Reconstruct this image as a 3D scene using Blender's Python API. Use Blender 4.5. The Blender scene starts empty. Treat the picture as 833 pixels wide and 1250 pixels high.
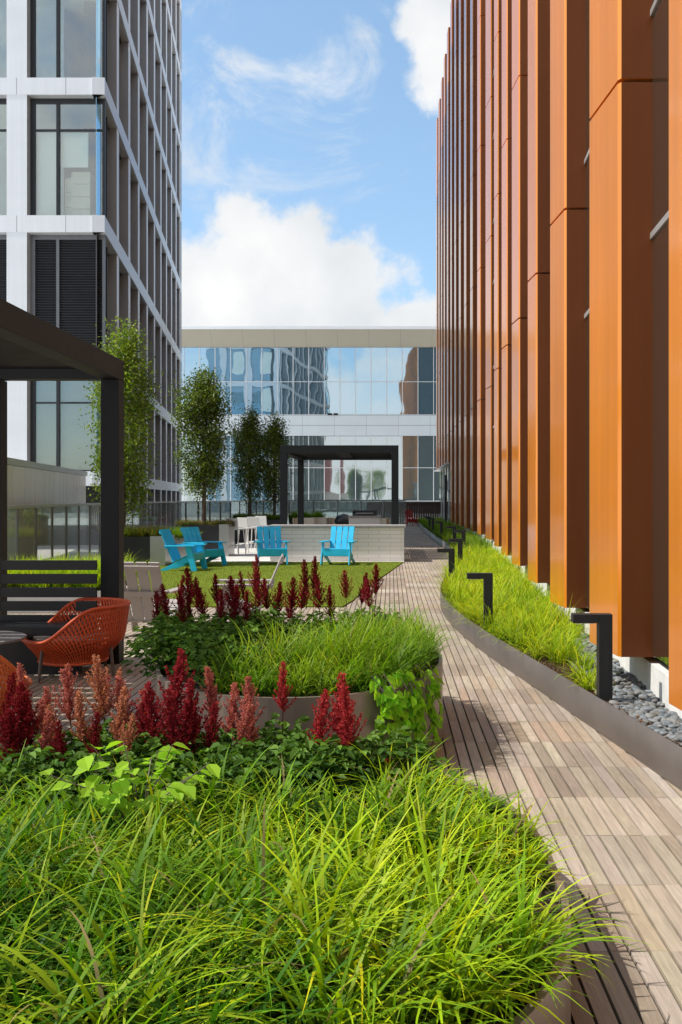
import bpy, math, random
import numpy as np
from mathutils import Vector, Matrix

rnd = random.Random(7)
rng = np.random.default_rng(11)
R = math.radians
scene = bpy.context.scene
col = scene.collection

# ------------------------------------------------------------------ measured camera (used to turn photo measurements into metres)
F, CX, CY, H = 1150.0, 477.0, 607.0, 1.72
def PX(px, Y): return (px - CX) * Y / F
def PZ(py, Y): return H - (py - CY) * Y / F
def GY(py, z=0.0): return (H - z) * F / (py - CY)

# ------------------------------------------------------------------ materials
MATS = {}
def nt(m):
    m.use_nodes = True
    n = m.node_tree
    n.nodes.clear()
    return n
def N(t, typ, **kw):
    n = t.nodes.new(typ)
    for k, v in kw.items():
        if k in n.inputs: n.inputs[k].default_value = v
        else: setattr(n, k, v)
    return n
def L(t, a, b): t.links.new(a, b)
def rgba(c): return (c[0], c[1], c[2], 1.0)

def mat(name, color, rough=0.5, metal=0.0, var=0.08, scale=6.0, spec=0.5, bump=0.0, bscale=80.0, coat=0.0, stretch=None, objrand=0.0, streak=0.0):
    """principled surface with subtle procedural mottling"""
    m = bpy.data.materials.new(name); t = nt(m)
    out = N(t, 'ShaderNodeOutputMaterial'); p = N(t, 'ShaderNodeBsdfPrincipled')
    p.inputs['Roughness'].default_value = rough; p.inputs['Metallic'].default_value = metal
    p.inputs['Specular IOR Level'].default_value = spec; p.inputs['Coat Weight'].default_value = coat
    p.inputs['Coat Roughness'].default_value = 0.12
    tc = N(t, 'ShaderNodeTexCoord'); mp = N(t, 'ShaderNodeMapping')
    if stretch: mp.inputs['Scale'].default_value = stretch
    L(t, tc.outputs['Object'], mp.inputs['Vector'])
    no = N(t, 'ShaderNodeTexNoise', Scale=scale, Detail=5.0, Roughness=0.6)
    L(t, mp.outputs['Vector'], no.inputs['Vector'])
    rp = N(t, 'ShaderNodeMapRange'); rp.inputs['From Min'].default_value = 0.3; rp.inputs['From Max'].default_value = 0.7
    rp.inputs['To Min'].default_value = 1 - var; rp.inputs['To Max'].default_value = 1 + var
    L(t, no.outputs['Fac'], rp.inputs['Value'])
    mx = N(t, 'ShaderNodeVectorMath', operation='SCALE'); mx.inputs[0].default_value = color
    fac = rp.outputs['Result']
    if streak:
        ms = N(t, 'ShaderNodeMapping'); ms.inputs['Scale'].default_value = (9, 9, .22); L(t, tc.outputs['Object'], ms.inputs['Vector'])
        ns = N(t, 'ShaderNodeTexNoise', Scale=1.0, Detail=6.0, Roughness=.65); L(t, ms.outputs['Vector'], ns.inputs['Vector'])
        rs = N(t, 'ShaderNodeMapRange'); rs.inputs['From Min'].default_value = .3; rs.inputs['From Max'].default_value = .75; rs.inputs['To Min'].default_value = 1+streak*.5; rs.inputs['To Max'].default_value = 1-streak
        L(t, ns.outputs['Fac'], rs.inputs['Value']); mm = N(t, 'ShaderNodeMath', operation='MULTIPLY'); L(t, fac, mm.inputs[0]); L(t, rs.outputs['Result'], mm.inputs[1]); fac = mm.outputs[0]
    if objrand:
        oi = N(t, 'ShaderNodeObjectInfo'); ro = N(t, 'ShaderNodeMapRange'); ro.inputs['To Min'].default_value = 1-objrand; ro.inputs['To Max'].default_value = 1+objrand
        L(t, oi.outputs['Random'], ro.inputs['Value']); mo = N(t, 'ShaderNodeMath', operation='MULTIPLY'); L(t, fac, mo.inputs[0]); L(t, ro.outputs['Result'], mo.inputs[1]); fac = mo.outputs[0]
    L(t, fac, mx.inputs['Scale'])
    L(t, mx.outputs['Vector'], p.inputs['Base Color'])
    r2 = N(t, 'ShaderNodeMapRange'); r2.inputs['To Min'].default_value = rough * 0.8; r2.inputs['To Max'].default_value = min(1, rough * 1.2)
    L(t, no.outputs['Fac'], r2.inputs['Value']); L(t, r2.outputs['Result'], p.inputs['Roughness'])
    if bump:
        n2 = N(t, 'ShaderNodeTexNoise', Scale=bscale, Detail=4.0)
        L(t, mp.outputs['Vector'], n2.inputs['Vector'])
        b = N(t, 'ShaderNodeBump', Strength=bump, Distance=0.01)
        L(t, n2.outputs['Fac'], b.inputs['Height']); L(t, b.outputs['Normal'], p.inputs['Normal'])
    L(t, p.outputs['BSDF'], out.inputs['Surface'])
    MATS[name] = m
    return m

def leaf_mat(name, trans=0.35, rough=0.4, gain=1.0, spec=0.4):
    m = bpy.data.materials.new(name); t = nt(m)
    out = N(t, 'ShaderNodeOutputMaterial'); p = N(t, 'ShaderNodeBsdfPrincipled')
    p.inputs['Roughness'].default_value = rough; p.inputs['Specular IOR Level'].default_value = spec
    at = N(t, 'ShaderNodeAttribute', attribute_name='Col')
    sc = N(t, 'ShaderNodeVectorMath', operation='SCALE'); sc.inputs['Scale'].default_value = gain
    L(t, at.outputs['Color'], sc.inputs[0]); L(t, sc.outputs['Vector'], p.inputs['Base Color'])
    tr = N(t, 'ShaderNodeBsdfTranslucent')
    s2 = N(t, 'ShaderNodeVectorMath', operation='MULTIPLY'); s2.inputs[1].default_value = (1.08, 1.2, 0.5)
    L(t, sc.outputs['Vector'], s2.inputs[0]); L(t, s2.outputs['Vector'], tr.inputs['Color'])
    mx = N(t, 'ShaderNodeMixShader', Fac=trans)
    L(t, p.outputs['BSDF'], mx.inputs[1]); L(t, tr.outputs['BSDF'], mx.inputs[2]); L(t, mx.outputs['Shader'], out.inputs['Surface'])
    MATS[name] = m
    return m

def glass_mirror(name, tint, refl, rough=0.02, base=(0.02, 0.03, 0.035), wave=0.0, wscale=0.8, f0=0.35):
    """coated facade glass: dark body, strong reflection that grows at grazing angles; pane waviness by bump"""
    m = bpy.data.materials.new(name); t = nt(m)
    out = N(t, 'ShaderNodeOutputMaterial')
    d = N(t, 'ShaderNodeBsdfDiffuse'); d.inputs['Color'].default_value = rgba(base)
    g = N(t, 'ShaderNodeBsdfGlossy'); g.inputs['Color'].default_value = rgba(tint); g.inputs['Roughness'].default_value = rough
    lw = N(t, 'ShaderNodeLayerWeight', Blend=0.35)
    mr = N(t, 'ShaderNodeMapRange'); mr.inputs['To Min'].default_value = f0; mr.inputs['To Max'].default_value = refl
    L(t, lw.outputs['Facing'], mr.inputs['Value'])
    mx = N(t, 'ShaderNodeMixShader'); L(t, mr.outputs['Result'], mx.inputs['Fac'])
    L(t, d.outputs['BSDF'], mx.inputs[1]); L(t, g.outputs['BSDF'], mx.inputs[2]); L(t, mx.outputs['Shader'], out.inputs['Surface'])
    if wave:
        tc = N(t, 'ShaderNodeTexCoord')
        no = N(t, 'ShaderNodeTexNoise', Scale=wscale, Detail=1.0)
        L(t, tc.outputs['Object'], no.inputs['Vector'])
        b = N(t, 'ShaderNodeBump', Strength=wave, Distance=0.1)
        L(t, no.outputs['Fac'], b.inputs['Height']); L(t, b.outputs['Normal'], g.inputs['Normal'])
    MATS[name] = m
    return m

def glass_clear(name, tint, f0=0.08, f1=0.9, haze=0.0):
    m = bpy.data.materials.new(name); t = nt(m)
    out = N(t, 'ShaderNodeOutputMaterial')
    tr = N(t, 'ShaderNodeBsdfTransparent'); tr.inputs['Color'].default_value = rgba(tint)
    g = N(t, 'ShaderNodeBsdfGlossy'); g.inputs['Color'].default_value = (1, 1, 1, 1); g.inputs['Roughness'].default_value = 0.015
    lw = N(t, 'ShaderNodeLayerWeight', Blend=0.3)
    no = N(t, 'ShaderNodeTexNoise', Scale=2.0)
    mr = N(t, 'ShaderNodeMapRange'); mr.inputs['To Min'].default_value = f0; mr.inputs['To Max'].default_value = f1
    L(t, lw.outputs['Facing'], mr.inputs['Value'])
    mx = N(t, 'ShaderNodeMixShader'); L(t, mr.outputs['Result'], mx.inputs['Fac'])
    L(t, tr.outputs['BSDF'], mx.inputs[1]); L(t, g.outputs['BSDF'], mx.inputs[2])
    if haze:
        d = N(t, 'ShaderNodeBsdfDiffuse'); d.inputs['Color'].default_value = (.92, .95, .94, 1)
        m2 = N(t, 'ShaderNodeMixShader', Fac=haze)
        L(t, mx.outputs['Shader'], m2.inputs[1]); L(t, d.outputs['BSDF'], m2.inputs[2]); L(t, m2.outputs['Shader'], out.inputs['Surface'])
    else:
        L(t, mx.outputs['Shader'], out.inputs['Surface'])
    MATS[name] = m
    return m

mat('panel_light', (.74, .77, .80), .38, .15, .05, .7, stretch=(.3, .3, 1), objrand=.04, streak=.06)
mat('panel_white', (.86, .88, .90), .35, .1, .03, .7)
mat('fin_grey', (.345, .35, .365), .42, .1, .06, .8)
mat('recess_grey', (.17, .175, .185), .5, .1, .1, .8)
mat('black_frame', (.018, .02, .023), .4, .2, .1, 3)
mat('louver', (.035, .037, .042), .45, .3, .15, 2)
mat('louver_frame', (.16, .165, .18), .4, .4, .08, 3)
mat('blind', (.78, .86, .80), .8, 0, .05, 1.2)
mat('blind_beige', (.33, .31, .24), .8, 0, .12, .9)
mat('room', (.70, .80, .84), .8, 0, .2, .6)
mat('boxes', (.62, .60, .50), .8, 0, .1, 2)
mat('dark_core', (.03, .03, .033), .7, 0, .1, 1)
mat('orange_shaded', (.20, .050, .007), .42, .1, .10, 1.1, .4, stretch=(1, 1, .25), objrand=.10, streak=.12)  # darker copy of the fin metal, shade put into its colour
mat('orange_metal', (.82, .252, .011), .34, .32, .09, 1.1, .5, bump=.30, bscale=1.7, coat=.8, stretch=(1, 1, .25), objrand=.08, streak=.14)
mat('orange_dark', (.06, .012, .004), .6, .1, .1, 2)
mat('steel', (.55, .55, .54), .35, .6, .06, 3)
mat('edging', (.15, .125, .11), .42, .4, .16, 1.6, bump=.05, bscale=30)
mat('planter_bronze', (.26, .21, .17), .36, .4, .12, 1.2, bump=.04, bscale=24)
mat('planter_dark', (.035, .036, .039), .4, .3, .15, 2)
mat('planter_silver', (.50, .50, .50), .3, .7, .08, 2)
mat('pergola', (.016, .0175, .020), .6, .0, .1, 3, spec=.22)
mat('slat_black', (.012, .012, .013), .5, .1, .15, 4)
mat('concrete', (.62, .60, .57), .85, 0, .12, 3, bump=.25, bscale=60)
mat('curb', (.74, .73, .70), .85, 0, .10, 5, bump=.25, bscale=90)
mat('counter_stone', (.36, .345, .34), .6, 0, .12, 8)
mat('blue_plastic', (.015, .50, .80), .42, 0, .12, 5, bump=.06, bscale=140)
mat('grey_plastic', (.40, .36, .335), .45, 0, .05, 3, bump=.06, bscale=140)
mat('white_plastic', (.80, .80, .78), .4, 0, .03, 3)
mat('beige_weave', (.60, .53, .42), .7, 0, .1, 20)
mat('orange_weave', (.62, .085, .018), .55, 0, .16, 26, bump=.3, bscale=260)
mat('orange_weave_sunlit', (.78, .18, .045), .55, 0, .16, 26, bump=.3, bscale=260)  # lighter copy of the orange weave, sunlight put into its colour
mat('brown_leg', (.11, .075, .06), .45, .3, .1, 8)
mat('table_grey', (.24, .225, .215), .4, 0, .1, 6)
mat('fence_wood', (.085, .042, .028), .7, 0, .3, 3, stretch=(5, 5, .4))
mat('soil', (.055, .034, .022), .95, 0, .4, 25, bump=.8, bscale=50)
mat('bark', (.12, .085, .062), .9, 0, .3, 18, bump=.6, bscale=40)
mat('bark_dark', (.075, .058, .046), .9, 0, .3, 18, bump=.6, bscale=40)
mat('fascia_cream', (.40, .37, .29), .6, 0, .04, .5)
mat('spandrel', (.66, .72, .75), .4, .1, .04, .4)
mat('mullion', (.70, .72, .73), .4, .3, .04, 2)
mat('roof_grey', (.30, .30, .31), .8, 0, .1, .5)
mat('red_brick', (.26, .035, .03), .8, 0, .15, .8)
mat('red_paint', (.35, .03, .025), .5, 0, .1, 4)
mat('lamp_white', (.8, .8, .78), .4, 0, .03, 4)
mat('ground_grey', (.72, .71, .69), .9, 0, .15, .25)
mat('wall_panel', (.82, .74, .70), .22, .3, .05, .6, stretch=(2, 2, .3))
glass_mirror('glass_dark', (.75, .78, .82), .92, base=(.03, .032, .036), f0=.22)
glass_mirror('glass_bridge', (.74, .90, 1.0), .95, base=(.10, .19, .24), wave=.10, wscale=.5, f0=.60)
glass_mirror('glass_bridge_low', (.85, .93, .97), .95, base=(.12, .17, .17), wave=.08, wscale=.45, f0=.52)
glass_mirror('glass_facade', (.78, .80, .74), .9, base=(.060, .052, .040), f0=.5)
glass_mirror('glass_blue', (.60, .82, 1.0), .95, base=(.06, .22, .34), f0=.38)
glass_clear('glass_window', (.92, .98, .98), .10, .9)
glass_clear('glass_rail', (.86, .93, .92), .10, .8, haze=.16)
leaf_mat('grass_leaf', .42, .5, spec=.22)
leaf_mat('tree_leaf', .32, .42)
leaf_mat('astilbe_leaf', .35, .55, 1.2, spec=.15)
leaf_mat('plume', .30, .8, spec=.1)
leaf_mat('lime_leaf', .5, .5, 1.4, spec=.15)

# pale brick face of the counter
def brick_mat():
    m = bpy.data.materials.new('white_brick'); t = nt(m); MATS['white_brick'] = m
    out = N(t, 'ShaderNodeOutputMaterial'); p = N(t, 'ShaderNodeBsdfPrincipled', Roughness=.6)
    tc = N(t, 'ShaderNodeTexCoord'); sx = N(t, 'ShaderNodeSeparateXYZ'); cb = N(t, 'ShaderNodeCombineXYZ')
    ad = N(t, 'ShaderNodeMath', operation='ADD')
    L(t, tc.outputs['Object'], sx.inputs[0]); L(t, sx.outputs['X'], ad.inputs[0]); L(t, sx.outputs['Y'], ad.inputs[1])
    L(t, ad.outputs[0], cb.inputs['X']); L(t, sx.outputs['Z'], cb.inputs['Y'])
    b = N(t, 'ShaderNodeTexBrick', Scale=1.0)
    b.inputs['Brick Width'].default_value = .58; b.inputs['Row Height'].default_value = .105; b.inputs['Mortar Size'].default_value = .006
    b.inputs['Color1'].default_value = (.93, .86, .81, 1); b.inputs['Color2'].default_value = (.88, .81, .76, 1); b.inputs['Mortar'].default_value = (.58, .54, .51, 1)
    L(t, cb.outputs[0], b.inputs['Vector']); L(t, b.outputs['Color'], p.inputs['Base Color'])
    bp = N(t, 'ShaderNodeBump', Strength=.4, Distance=.01); bp.invert = True
    L(t, b.outputs['Fac'], bp.inputs['Height']); L(t, bp.outputs['Normal'], p.inputs['Normal'])
    L(t, p.outputs[0], out.inputs['Surface'])
brick_mat()

def deck_mat():
    m = bpy.data.materials.new('deck_wood'); t = nt(m); MATS['deck_wood'] = m
    out = N(t, 'ShaderNodeOutputMaterial'); p = N(t, 'ShaderNodeBsdfPrincipled', Roughness=.7)
    p.inputs['Specular IOR Level'].default_value = .35
    at = N(t, 'ShaderNodeAttribute', attribute_name='Col')
    tc = N(t, 'ShaderNodeTexCoord'); mp = N(t, 'ShaderNodeMapping'); mp.inputs['Scale'].default_value = (46, 2.6, 1)
    off = N(t, 'ShaderNodeVectorMath', operation='SCALE'); off.inputs['Scale'].default_value = 90
    L(t, at.outputs['Color'], off.inputs[0])
    L(t, tc.outputs['Object'], mp.inputs['Vector'])
    ad = N(t, 'ShaderNodeVectorMath', operation='ADD'); L(t, mp.outputs[0], ad.inputs[0]); L(t, off.outputs['Vector'], ad.inputs[1])
    no = N(t, 'ShaderNodeTexNoise', Scale=1.0, Detail=6.0, Roughness=.65, Distortion=1.4); L(t, ad.outputs['Vector'], no.inputs['Vector'])
    mr = N(t, 'ShaderNodeMapRange'); mr.inputs['From Min'].default_value = .28; mr.inputs['From Max'].default_value = .72
    mr.inputs['To Min'].default_value = .74; mr.inputs['To Max'].default_value = 1.20
    L(t, no.outputs['Fac'], mr.inputs['Value'])
    n3 = N(t, 'ShaderNodeTexNoise', Scale=1.3, Detail=3.0); L(t, tc.outputs['Object'], n3.inputs['Vector'])
    m3 = N(t, 'ShaderNodeMapRange'); m3.inputs['From Min'].default_value = .3; m3.inputs['From Max'].default_value = .7; m3.inputs['To Min'].default_value = .88; m3.inputs['To Max'].default_value = 1.1
    L(t, n3.outputs['Fac'], m3.inputs['Value'])
    mu = N(t, 'ShaderNodeMath', operation='MULTIPLY'); L(t, mr.outputs[0], mu.inputs[0]); L(t, m3.outputs[0], mu.inputs[1])
    sc = N(t, 'ShaderNodeVectorMath', operation='SCALE'); L(t, at.outputs['Color'], sc.inputs[0]); L(t, mu.outputs[0], sc.inputs['Scale'])
    L(t, sc.outputs['Vector'], p.inputs['Base Color'])
    b = N(t, 'ShaderNodeBump', Strength=.25, Distance=.003); L(t, no.outputs['Fac'], b.inputs['Height']); L(t, b.outputs['Normal'], p.inputs['Normal'])
    L(t, p.outputs[0], out.inputs['Surface'])
deck_mat()

def turf_mat():
    m = bpy.data.materials.new('turf'); t = nt(m); MATS['turf'] = m
    out = N(t, 'ShaderNodeOutputMaterial'); p = N(t, 'ShaderNodeBsdfPrincipled', Roughness=.9); p.inputs['Specular IOR Level'].default_value = .1
    tc = N(t, 'ShaderNodeTexCoord')
    n1 = N(t, 'ShaderNodeTexNoise', Scale=70.0, Detail=4.0); n2 = N(t, 'ShaderNodeTexNoise', Scale=.9, Detail=3.0)
    L(t, tc.outputs['Object'], n1.inputs[0]); L(t, tc.outputs['Object'], n2.inputs[0])
    mx = N(t, 'ShaderNodeMix', data_type='RGBA')
    mx.inputs[6].default_value = (.085, .125, .012, 1); mx.inputs[7].default_value = (.22, .27, .03, 1)
    L(t, n1.outputs['Fac'], mx.inputs[0])
    mr = N(t, 'ShaderNodeMapRange'); mr.inputs['To Min'].default_value = .8; mr.inputs['To Max'].default_value = 1.25; L(t, n2.outputs['Fac'], mr.inputs['Value'])
    sc = N(t, 'ShaderNodeVectorMath', operation='SCALE'); L(t, mx.outputs[2], sc.inputs[0]); L(t, mr.outputs[0], sc.inputs['Scale'])
    L(t, sc.outputs['Vector'], p.inputs['Base Color'])
    b = N(t, 'ShaderNodeBump', Strength=.8, Distance=.02); L(t, n1.outputs['Fac'], b.inputs['Height']); L(t, b.outputs['Normal'], p.inputs['Normal'])
    L(t, p.outputs[0], out.inputs['Surface'])
turf_mat()

def pebble_mat():
    m = bpy.data.materials.new('pebble'); t = nt(m); MATS['pebble'] = m
    out = N(t, 'ShaderNodeOutputMaterial'); p = N(t, 'ShaderNodeBsdfPrincipled', Roughness=.55)
    at = N(t, 'ShaderNodeAttribute', attribute_name='Col'); L(t, at.outputs['Color'], p.inputs['Base Color']); L(t, p.outputs[0], out.inputs['Surface'])
pebble_mat()

# ------------------------------------------------------------------ geometry helpers
class MB:
    def __init__(s): s.v = []; s.f = []
    def quad(s, a, b, c, d):
        i = len(s.v); s.v += [tuple(a), tuple(b), tuple(c), tuple(d)]; s.f.append((i, i+1, i+2, i+3)); return s
    def hexa(s, p):   # 8 points: bottom 4 ccw, top 4 ccw
        i = len(s.v); s.v += [tuple(q) for q in p]
        for q in ((3, 2, 1, 0), (4, 5, 6, 7), (0, 1, 5, 4), (1, 2, 6, 5), (2, 3, 7, 6), (3, 0, 4, 7)):
            s.f.append(tuple(i + k for k in q))
        return s
    def box(s, x0, x1, y0, y1, z0, z1):
        return s.hexa([(x0, y0, z0), (x1, y0, z0), (x1, y1, z0), (x0, y1, z0), (x0, y0, z1), (x1, y0, z1), (x1, y1, z1), (x0, y1, z1)])
    def obox(s, o, u, v, a0, a1, b0, b1, z0, z1):   # box in a plan frame: o + a*u + b*v
        def P(a, b, z): return (o[0] + a*u[0] + b*v[0], o[1] + a*u[1] + b*v[1], z)
        p = [P(a0, b0, z0), P(a1, b0, z0), P(a1, b1, z0), P(a0, b1, z0), P(a0, b0, z1), P(a1, b0, z1), P(a1, b1, z1), P(a0, b1, z1)]
        if u[0]*v[1] - u[1]*v[0] < 0:
            p = [p[0], p[3], p[2], p[1], p[4], p[7], p[6], p[5]]
        return s.hexa(p)
    def plank(s, p0, p1, w, t, side=(1, 0, 0)):
        """board from p0 to p1; w across `side`, t along the remaining normal"""
        p0 = Vector(p0); p1 = Vector(p1); d = (p1 - p0).normalized(); sd = Vector(side); sd = (sd - d * sd.dot(d)).normalized(); n = d.cross(sd)
        a = sd * (w / 2); b = n * (t / 2)
        return s.hexa([p0-a-b, p0+a-b, p0+a+b, p0-a+b, p1-a-b, p1+a-b, p1+a+b, p1-a+b])
    def prism(s, pts, z0, z1):
        n = len(pts); i = len(s.v)
        s.v += [(x, y, z0) for x, y in pts] + [(x, y, z1) for x, y in pts]
        s.f.append(tuple(i + k for k in range(n-1, -1, -1))); s.f.append(tuple(i + n + k for k in range(n)))
        for k in range(n):
            j = (k + 1) % n; s.f.append((i+k, i+j, i+n+j, i+n+k))
        return s
    def tube(s, pts, rads, n=8, cap=True):
        pts = [Vector(p) for p in pts]
        if not hasattr(rads, '__len__'): rads = [rads] * len(pts)
        base = len(s.v); ref = Vector((0, 0, 1))
        for k, p in enumerate(pts):
            d = (pts[min(k+1, len(pts)-1)] - pts[max(k-1, 0)]).normalized()
            r = ref if abs(d.dot(ref)) < .9 else Vector((1, 0, 0))
            a = d.cross(r).normalized(); b = d.cross(a)
            for j in range(n):
                an = 2 * math.pi * j / n
                s.v.append(tuple(p + (a * math.cos(an) + b * math.sin(an)) * rads[k]))
        for k in range(len(pts) - 1):
            for j in range(n):
                j2 = (j + 1) % n
                s.f.append((base+k*n+j, base+k*n+j2, base+(k+1)*n+j2, base+(k+1)*n+j))
        if cap:
            s.f.append(tuple(base + j for j in range(n-1, -1, -1))); e = base + (len(pts)-1)*n
            s.f.append(tuple(e + j for j in range(n)))
        return s
    def lathe(s, prof, n=24, c=(0, 0)):
        base = len(s.v)
        for r, z in prof:
            for j in range(n):
                a = 2*math.pi*j/n; s.v.append((c[0]+r*math.cos(a), c[1]+r*math.sin(a), z))
        for k in range(len(prof)-1):
            for j in range(n):
                j2 = (j+1) % n; s.f.append((base+k*n+j, base+k*n+j2, base+(k+1)*n+j2, base+(k+1)*n+j))
        s.f.append(tuple(base + j for j in range(n-1, -1, -1))); e = base+(len(prof)-1)*n; s.f.append(tuple(e+j for j in range(n)))
        return s
    def build(s, name, m, parent=None, bevel=0.0, smooth=False, world=False):
        """world=True: the vertices are in world metres, and the (unrotated) parent's place is taken off"""
        me = bpy.data.meshes.new(name)
        v = s.v
        if world and parent is not None:
            w = wloc(parent); v = [(a-w[0], b-w[1], c-w[2]) for a, b, c in v]
        me.from_pydata(v, [], s.f); me.update()
        return link(name, me, m, parent, bevel, smooth)
def wloc(o):
    w = Vector((0, 0, 0))
    while o is not None: w = w + o.location; o = o.parent
    return w
def link(name, me, m, parent=None, bevel=0.0, smooth=False):
    me.materials.append(MATS[m] if isinstance(m, str) else m)
    o = bpy.data.objects.new(name, me); col.objects.link(o)
    if parent is not None: o.parent = parent
    if smooth:
        me.polygons.foreach_set('use_smooth', [True]*len(me.polygons)); me.update()
    if bevel:
        b = o.modifiers.new('edge', 'BEVEL'); b.width = bevel; b.segments = 2; b.limit_method = 'ANGLE'; b.angle_limit = R(40)
    return o
def tag(o, label=None, cat=None, group=None, kind=None):
    if label: o['label'] = label
    if cat: o['category'] = cat
    if group: o['group'] = group
    if kind: o['kind'] = kind
    return o
def thing(name, label, cat, loc=(0, 0, 0), rz=0.0, group=None):
    o = bpy.data.objects.new(name, None); col.objects.link(o); o.location = loc; o.rotation_euler = (0, 0, rz); o.empty_display_size = .2
    return tag(o, label, cat, group)
def copy_tree(o, parent=None):
    c = o.copy(); col.objects.link(c); c.parent = parent
    for ch in list(o.children): copy_tree(ch, c)
    return c
def dup(o, loc, rz=None, label=None, scale=None, group=None):
    c = copy_tree(o); c.location = loc
    if rz is not None: c.rotation_euler = (0, 0, rz)
    if label: c['label'] = label
    if scale: c.scale = scale if hasattr(scale, '__len__') else (scale,)*3
    if group: c['group'] = group
    return c

def np_mesh(name, V, Q, C=None, smooth=False):
    V = np.asarray(V, np.float32).reshape(-1, 3); Q = np.asarray(Q, np.int32)
    k = Q.shape[1]; me = bpy.data.meshes.new(name)
    me.vertices.add(len(V)); me.vertices.foreach_set('co', V.ravel())
    me.loops.add(Q.size); me.loops.foreach_set('vertex_index', Q.ravel())
    me.polygons.add(len(Q)); me.polygons.foreach_set('loop_start', np.arange(0, Q.size, k, dtype=np.int32))
    me.polygons.foreach_set('use_smooth', np.full(len(Q), smooth))
    if C is not None:
        a = me.color_attributes.new('Col', 'FLOAT_COLOR', 'POINT')
        C4 = np.ones((len(V), 4), np.float32); C4[:, :3] = C; a.data.foreach_set('color', C4.ravel())
    me.update(calc_edges=True); me.validate()
    return me

def blades(root, az, length, width, tilt, droop, c0, c1, S=5, ex=1.25):
    """strips that leave `root` at `tilt` from vertical and bend over by `droop`; returns V, Q, C"""
    n = len(root); t = np.linspace(0, 1, S+1)
    th = tilt[:, None] + droop[:, None] * t[None]**ex
    step = length[:, None] / S
    dx = np.sin(th) * step; dz = np.cos(th) * step
    h = np.concatenate([np.zeros((n, 1)), np.cumsum(dx[:, :-1], 1)], 1); z = np.concatenate([np.zeros((n, 1)), np.cumsum(dz[:, :-1], 1)], 1)
    tw = (rng.random(n) - .5) * .5
    az2 = az[:, None] + tw[:, None] * t[None]
    cx = root[:, 0:1] + h*np.cos(az2); cy = root[:, 1:2] + h*np.sin(az2); cz = root[:, 2:3] + z
    w = width[:, None] * (1 - t[None]**2.2) * (.55 + .45*np.minimum(1, t[None]*4)) + .0006
    ang = az[:, None] + np.pi/2 + (rng.random((n, 1)) - .5)*1.2
    sx = np.cos(ang)*w/2; sy = np.sin(ang)*w/2
    V = np.stack([np.stack([cx-sx, cy-sy, cz], -1), np.stack([cx+sx, cy+sy, cz], -1)], 2)      # n, S+1, 2, 3
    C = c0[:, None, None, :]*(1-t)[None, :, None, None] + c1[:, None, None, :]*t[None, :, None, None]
    C = np.broadcast_to(C, V.shape)
    b = (np.arange(n)*(S+1)*2)[:, None] + (np.arange(S)*2)[None]
    Q = np.stack([b, b+1, b+3, b+2], -1).reshape(-1, 4)
    return V.reshape(-1, 3), Q, C.reshape(-1, 3)

def leaves(pos, d, nrm, ln, wd, c, fold=.25):
    """leaf blades: pos base, d direction, nrm up; six points, two folded halves"""
    n = len(pos)
    d = d/np.linalg.norm(d, axis=1, keepdims=True)
    s = np.cross(d, nrm); s /= (np.linalg.norm(s, axis=1, keepdims=True)+1e-9); u = np.cross(s, d)
    ln = ln[:, None]; wd = wd[:, None]
    P = [pos, pos + d*ln*.22 + s*wd*.42 + u*wd*fold, pos + d*ln*.55 + s*wd*.46 + u*wd*fold, pos + d*ln - u*ln*.08,
         pos + d*ln*.55 - s*wd*.46 + u*wd*fold, pos + d*ln*.22 - s*wd*.42 + u*wd*fold]
    V = np.stack(P, 1); b = np.arange(n)[:, None]*6
    Q = np.concatenate([b + np.array([[0, 1, 2, 3]]), b + np.array([[0, 3, 4, 5]])], 0)
    C = np.repeat(c, 6, axis=0)
    return V.reshape(-1, 3), Q, C
def merge(parts):
    V = []; Q = []; C = []; o = 0
    for v, q, c in parts:
        V.append(v); Q.append(q + o); C.append(c); o += len(v)
    return np.concatenate(V), np.concatenate(Q), np.concatenate(C)
def unit(n):
    a = rng.normal(size=(n, 3)); return a/np.linalg.norm(a, axis=1, keepdims=True)
def jit(c, n, v=.2, w=None):
    """n colours around c"""
    c = np.array(c); k = 1 + (rng.random((n, 1)) - .5)*2*v
    return np.clip(c[None]*k*(1 + (rng.random((n, 3)) - .5)*.25), 0, 1)
def mixc(a, b, f): return np.array(a)[None]*(1-f)[:, None] + np.array(b)[None]*f[:, None]

# ------------------------------------------------------------------ camera
cam = bpy.data.cameras.new('camera'); camo = bpy.data.objects.new('camera', cam); col.objects.link(camo)
camo.location = (0, 0, H); camo.rotation_euler = (R(90), 0, 0)
cam.sensor_fit = 'AUTO'; cam.sensor_width = 36; cam.lens = F/1250*36
cam.shift_x = (416.5 - CX)/1250; cam.shift_y = -(625 - CY)/1250
cam.clip_start = .05; cam.clip_end = 6000
scene.camera = camo

# ------------------------------------------------------------------ sun and sky
SUN = Vector((-1.0, -.10, 1.36)).normalized()
sl = bpy.data.lights.new('sun', 'SUN'); so = bpy.data.objects.new('sun', sl); col.objects.link(so)
sl.energy = 5.0; sl.angle = R(.53); sl.color = (1, .95, .87)
so.rotation_euler = SUN.to_track_quat('Z', 'Y').to_euler(); so.location = (-30, 5, 40)
SUN_EL = math.asin(SUN.z); SUN_ROT = math.atan2(SUN.x, SUN.y)

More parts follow.
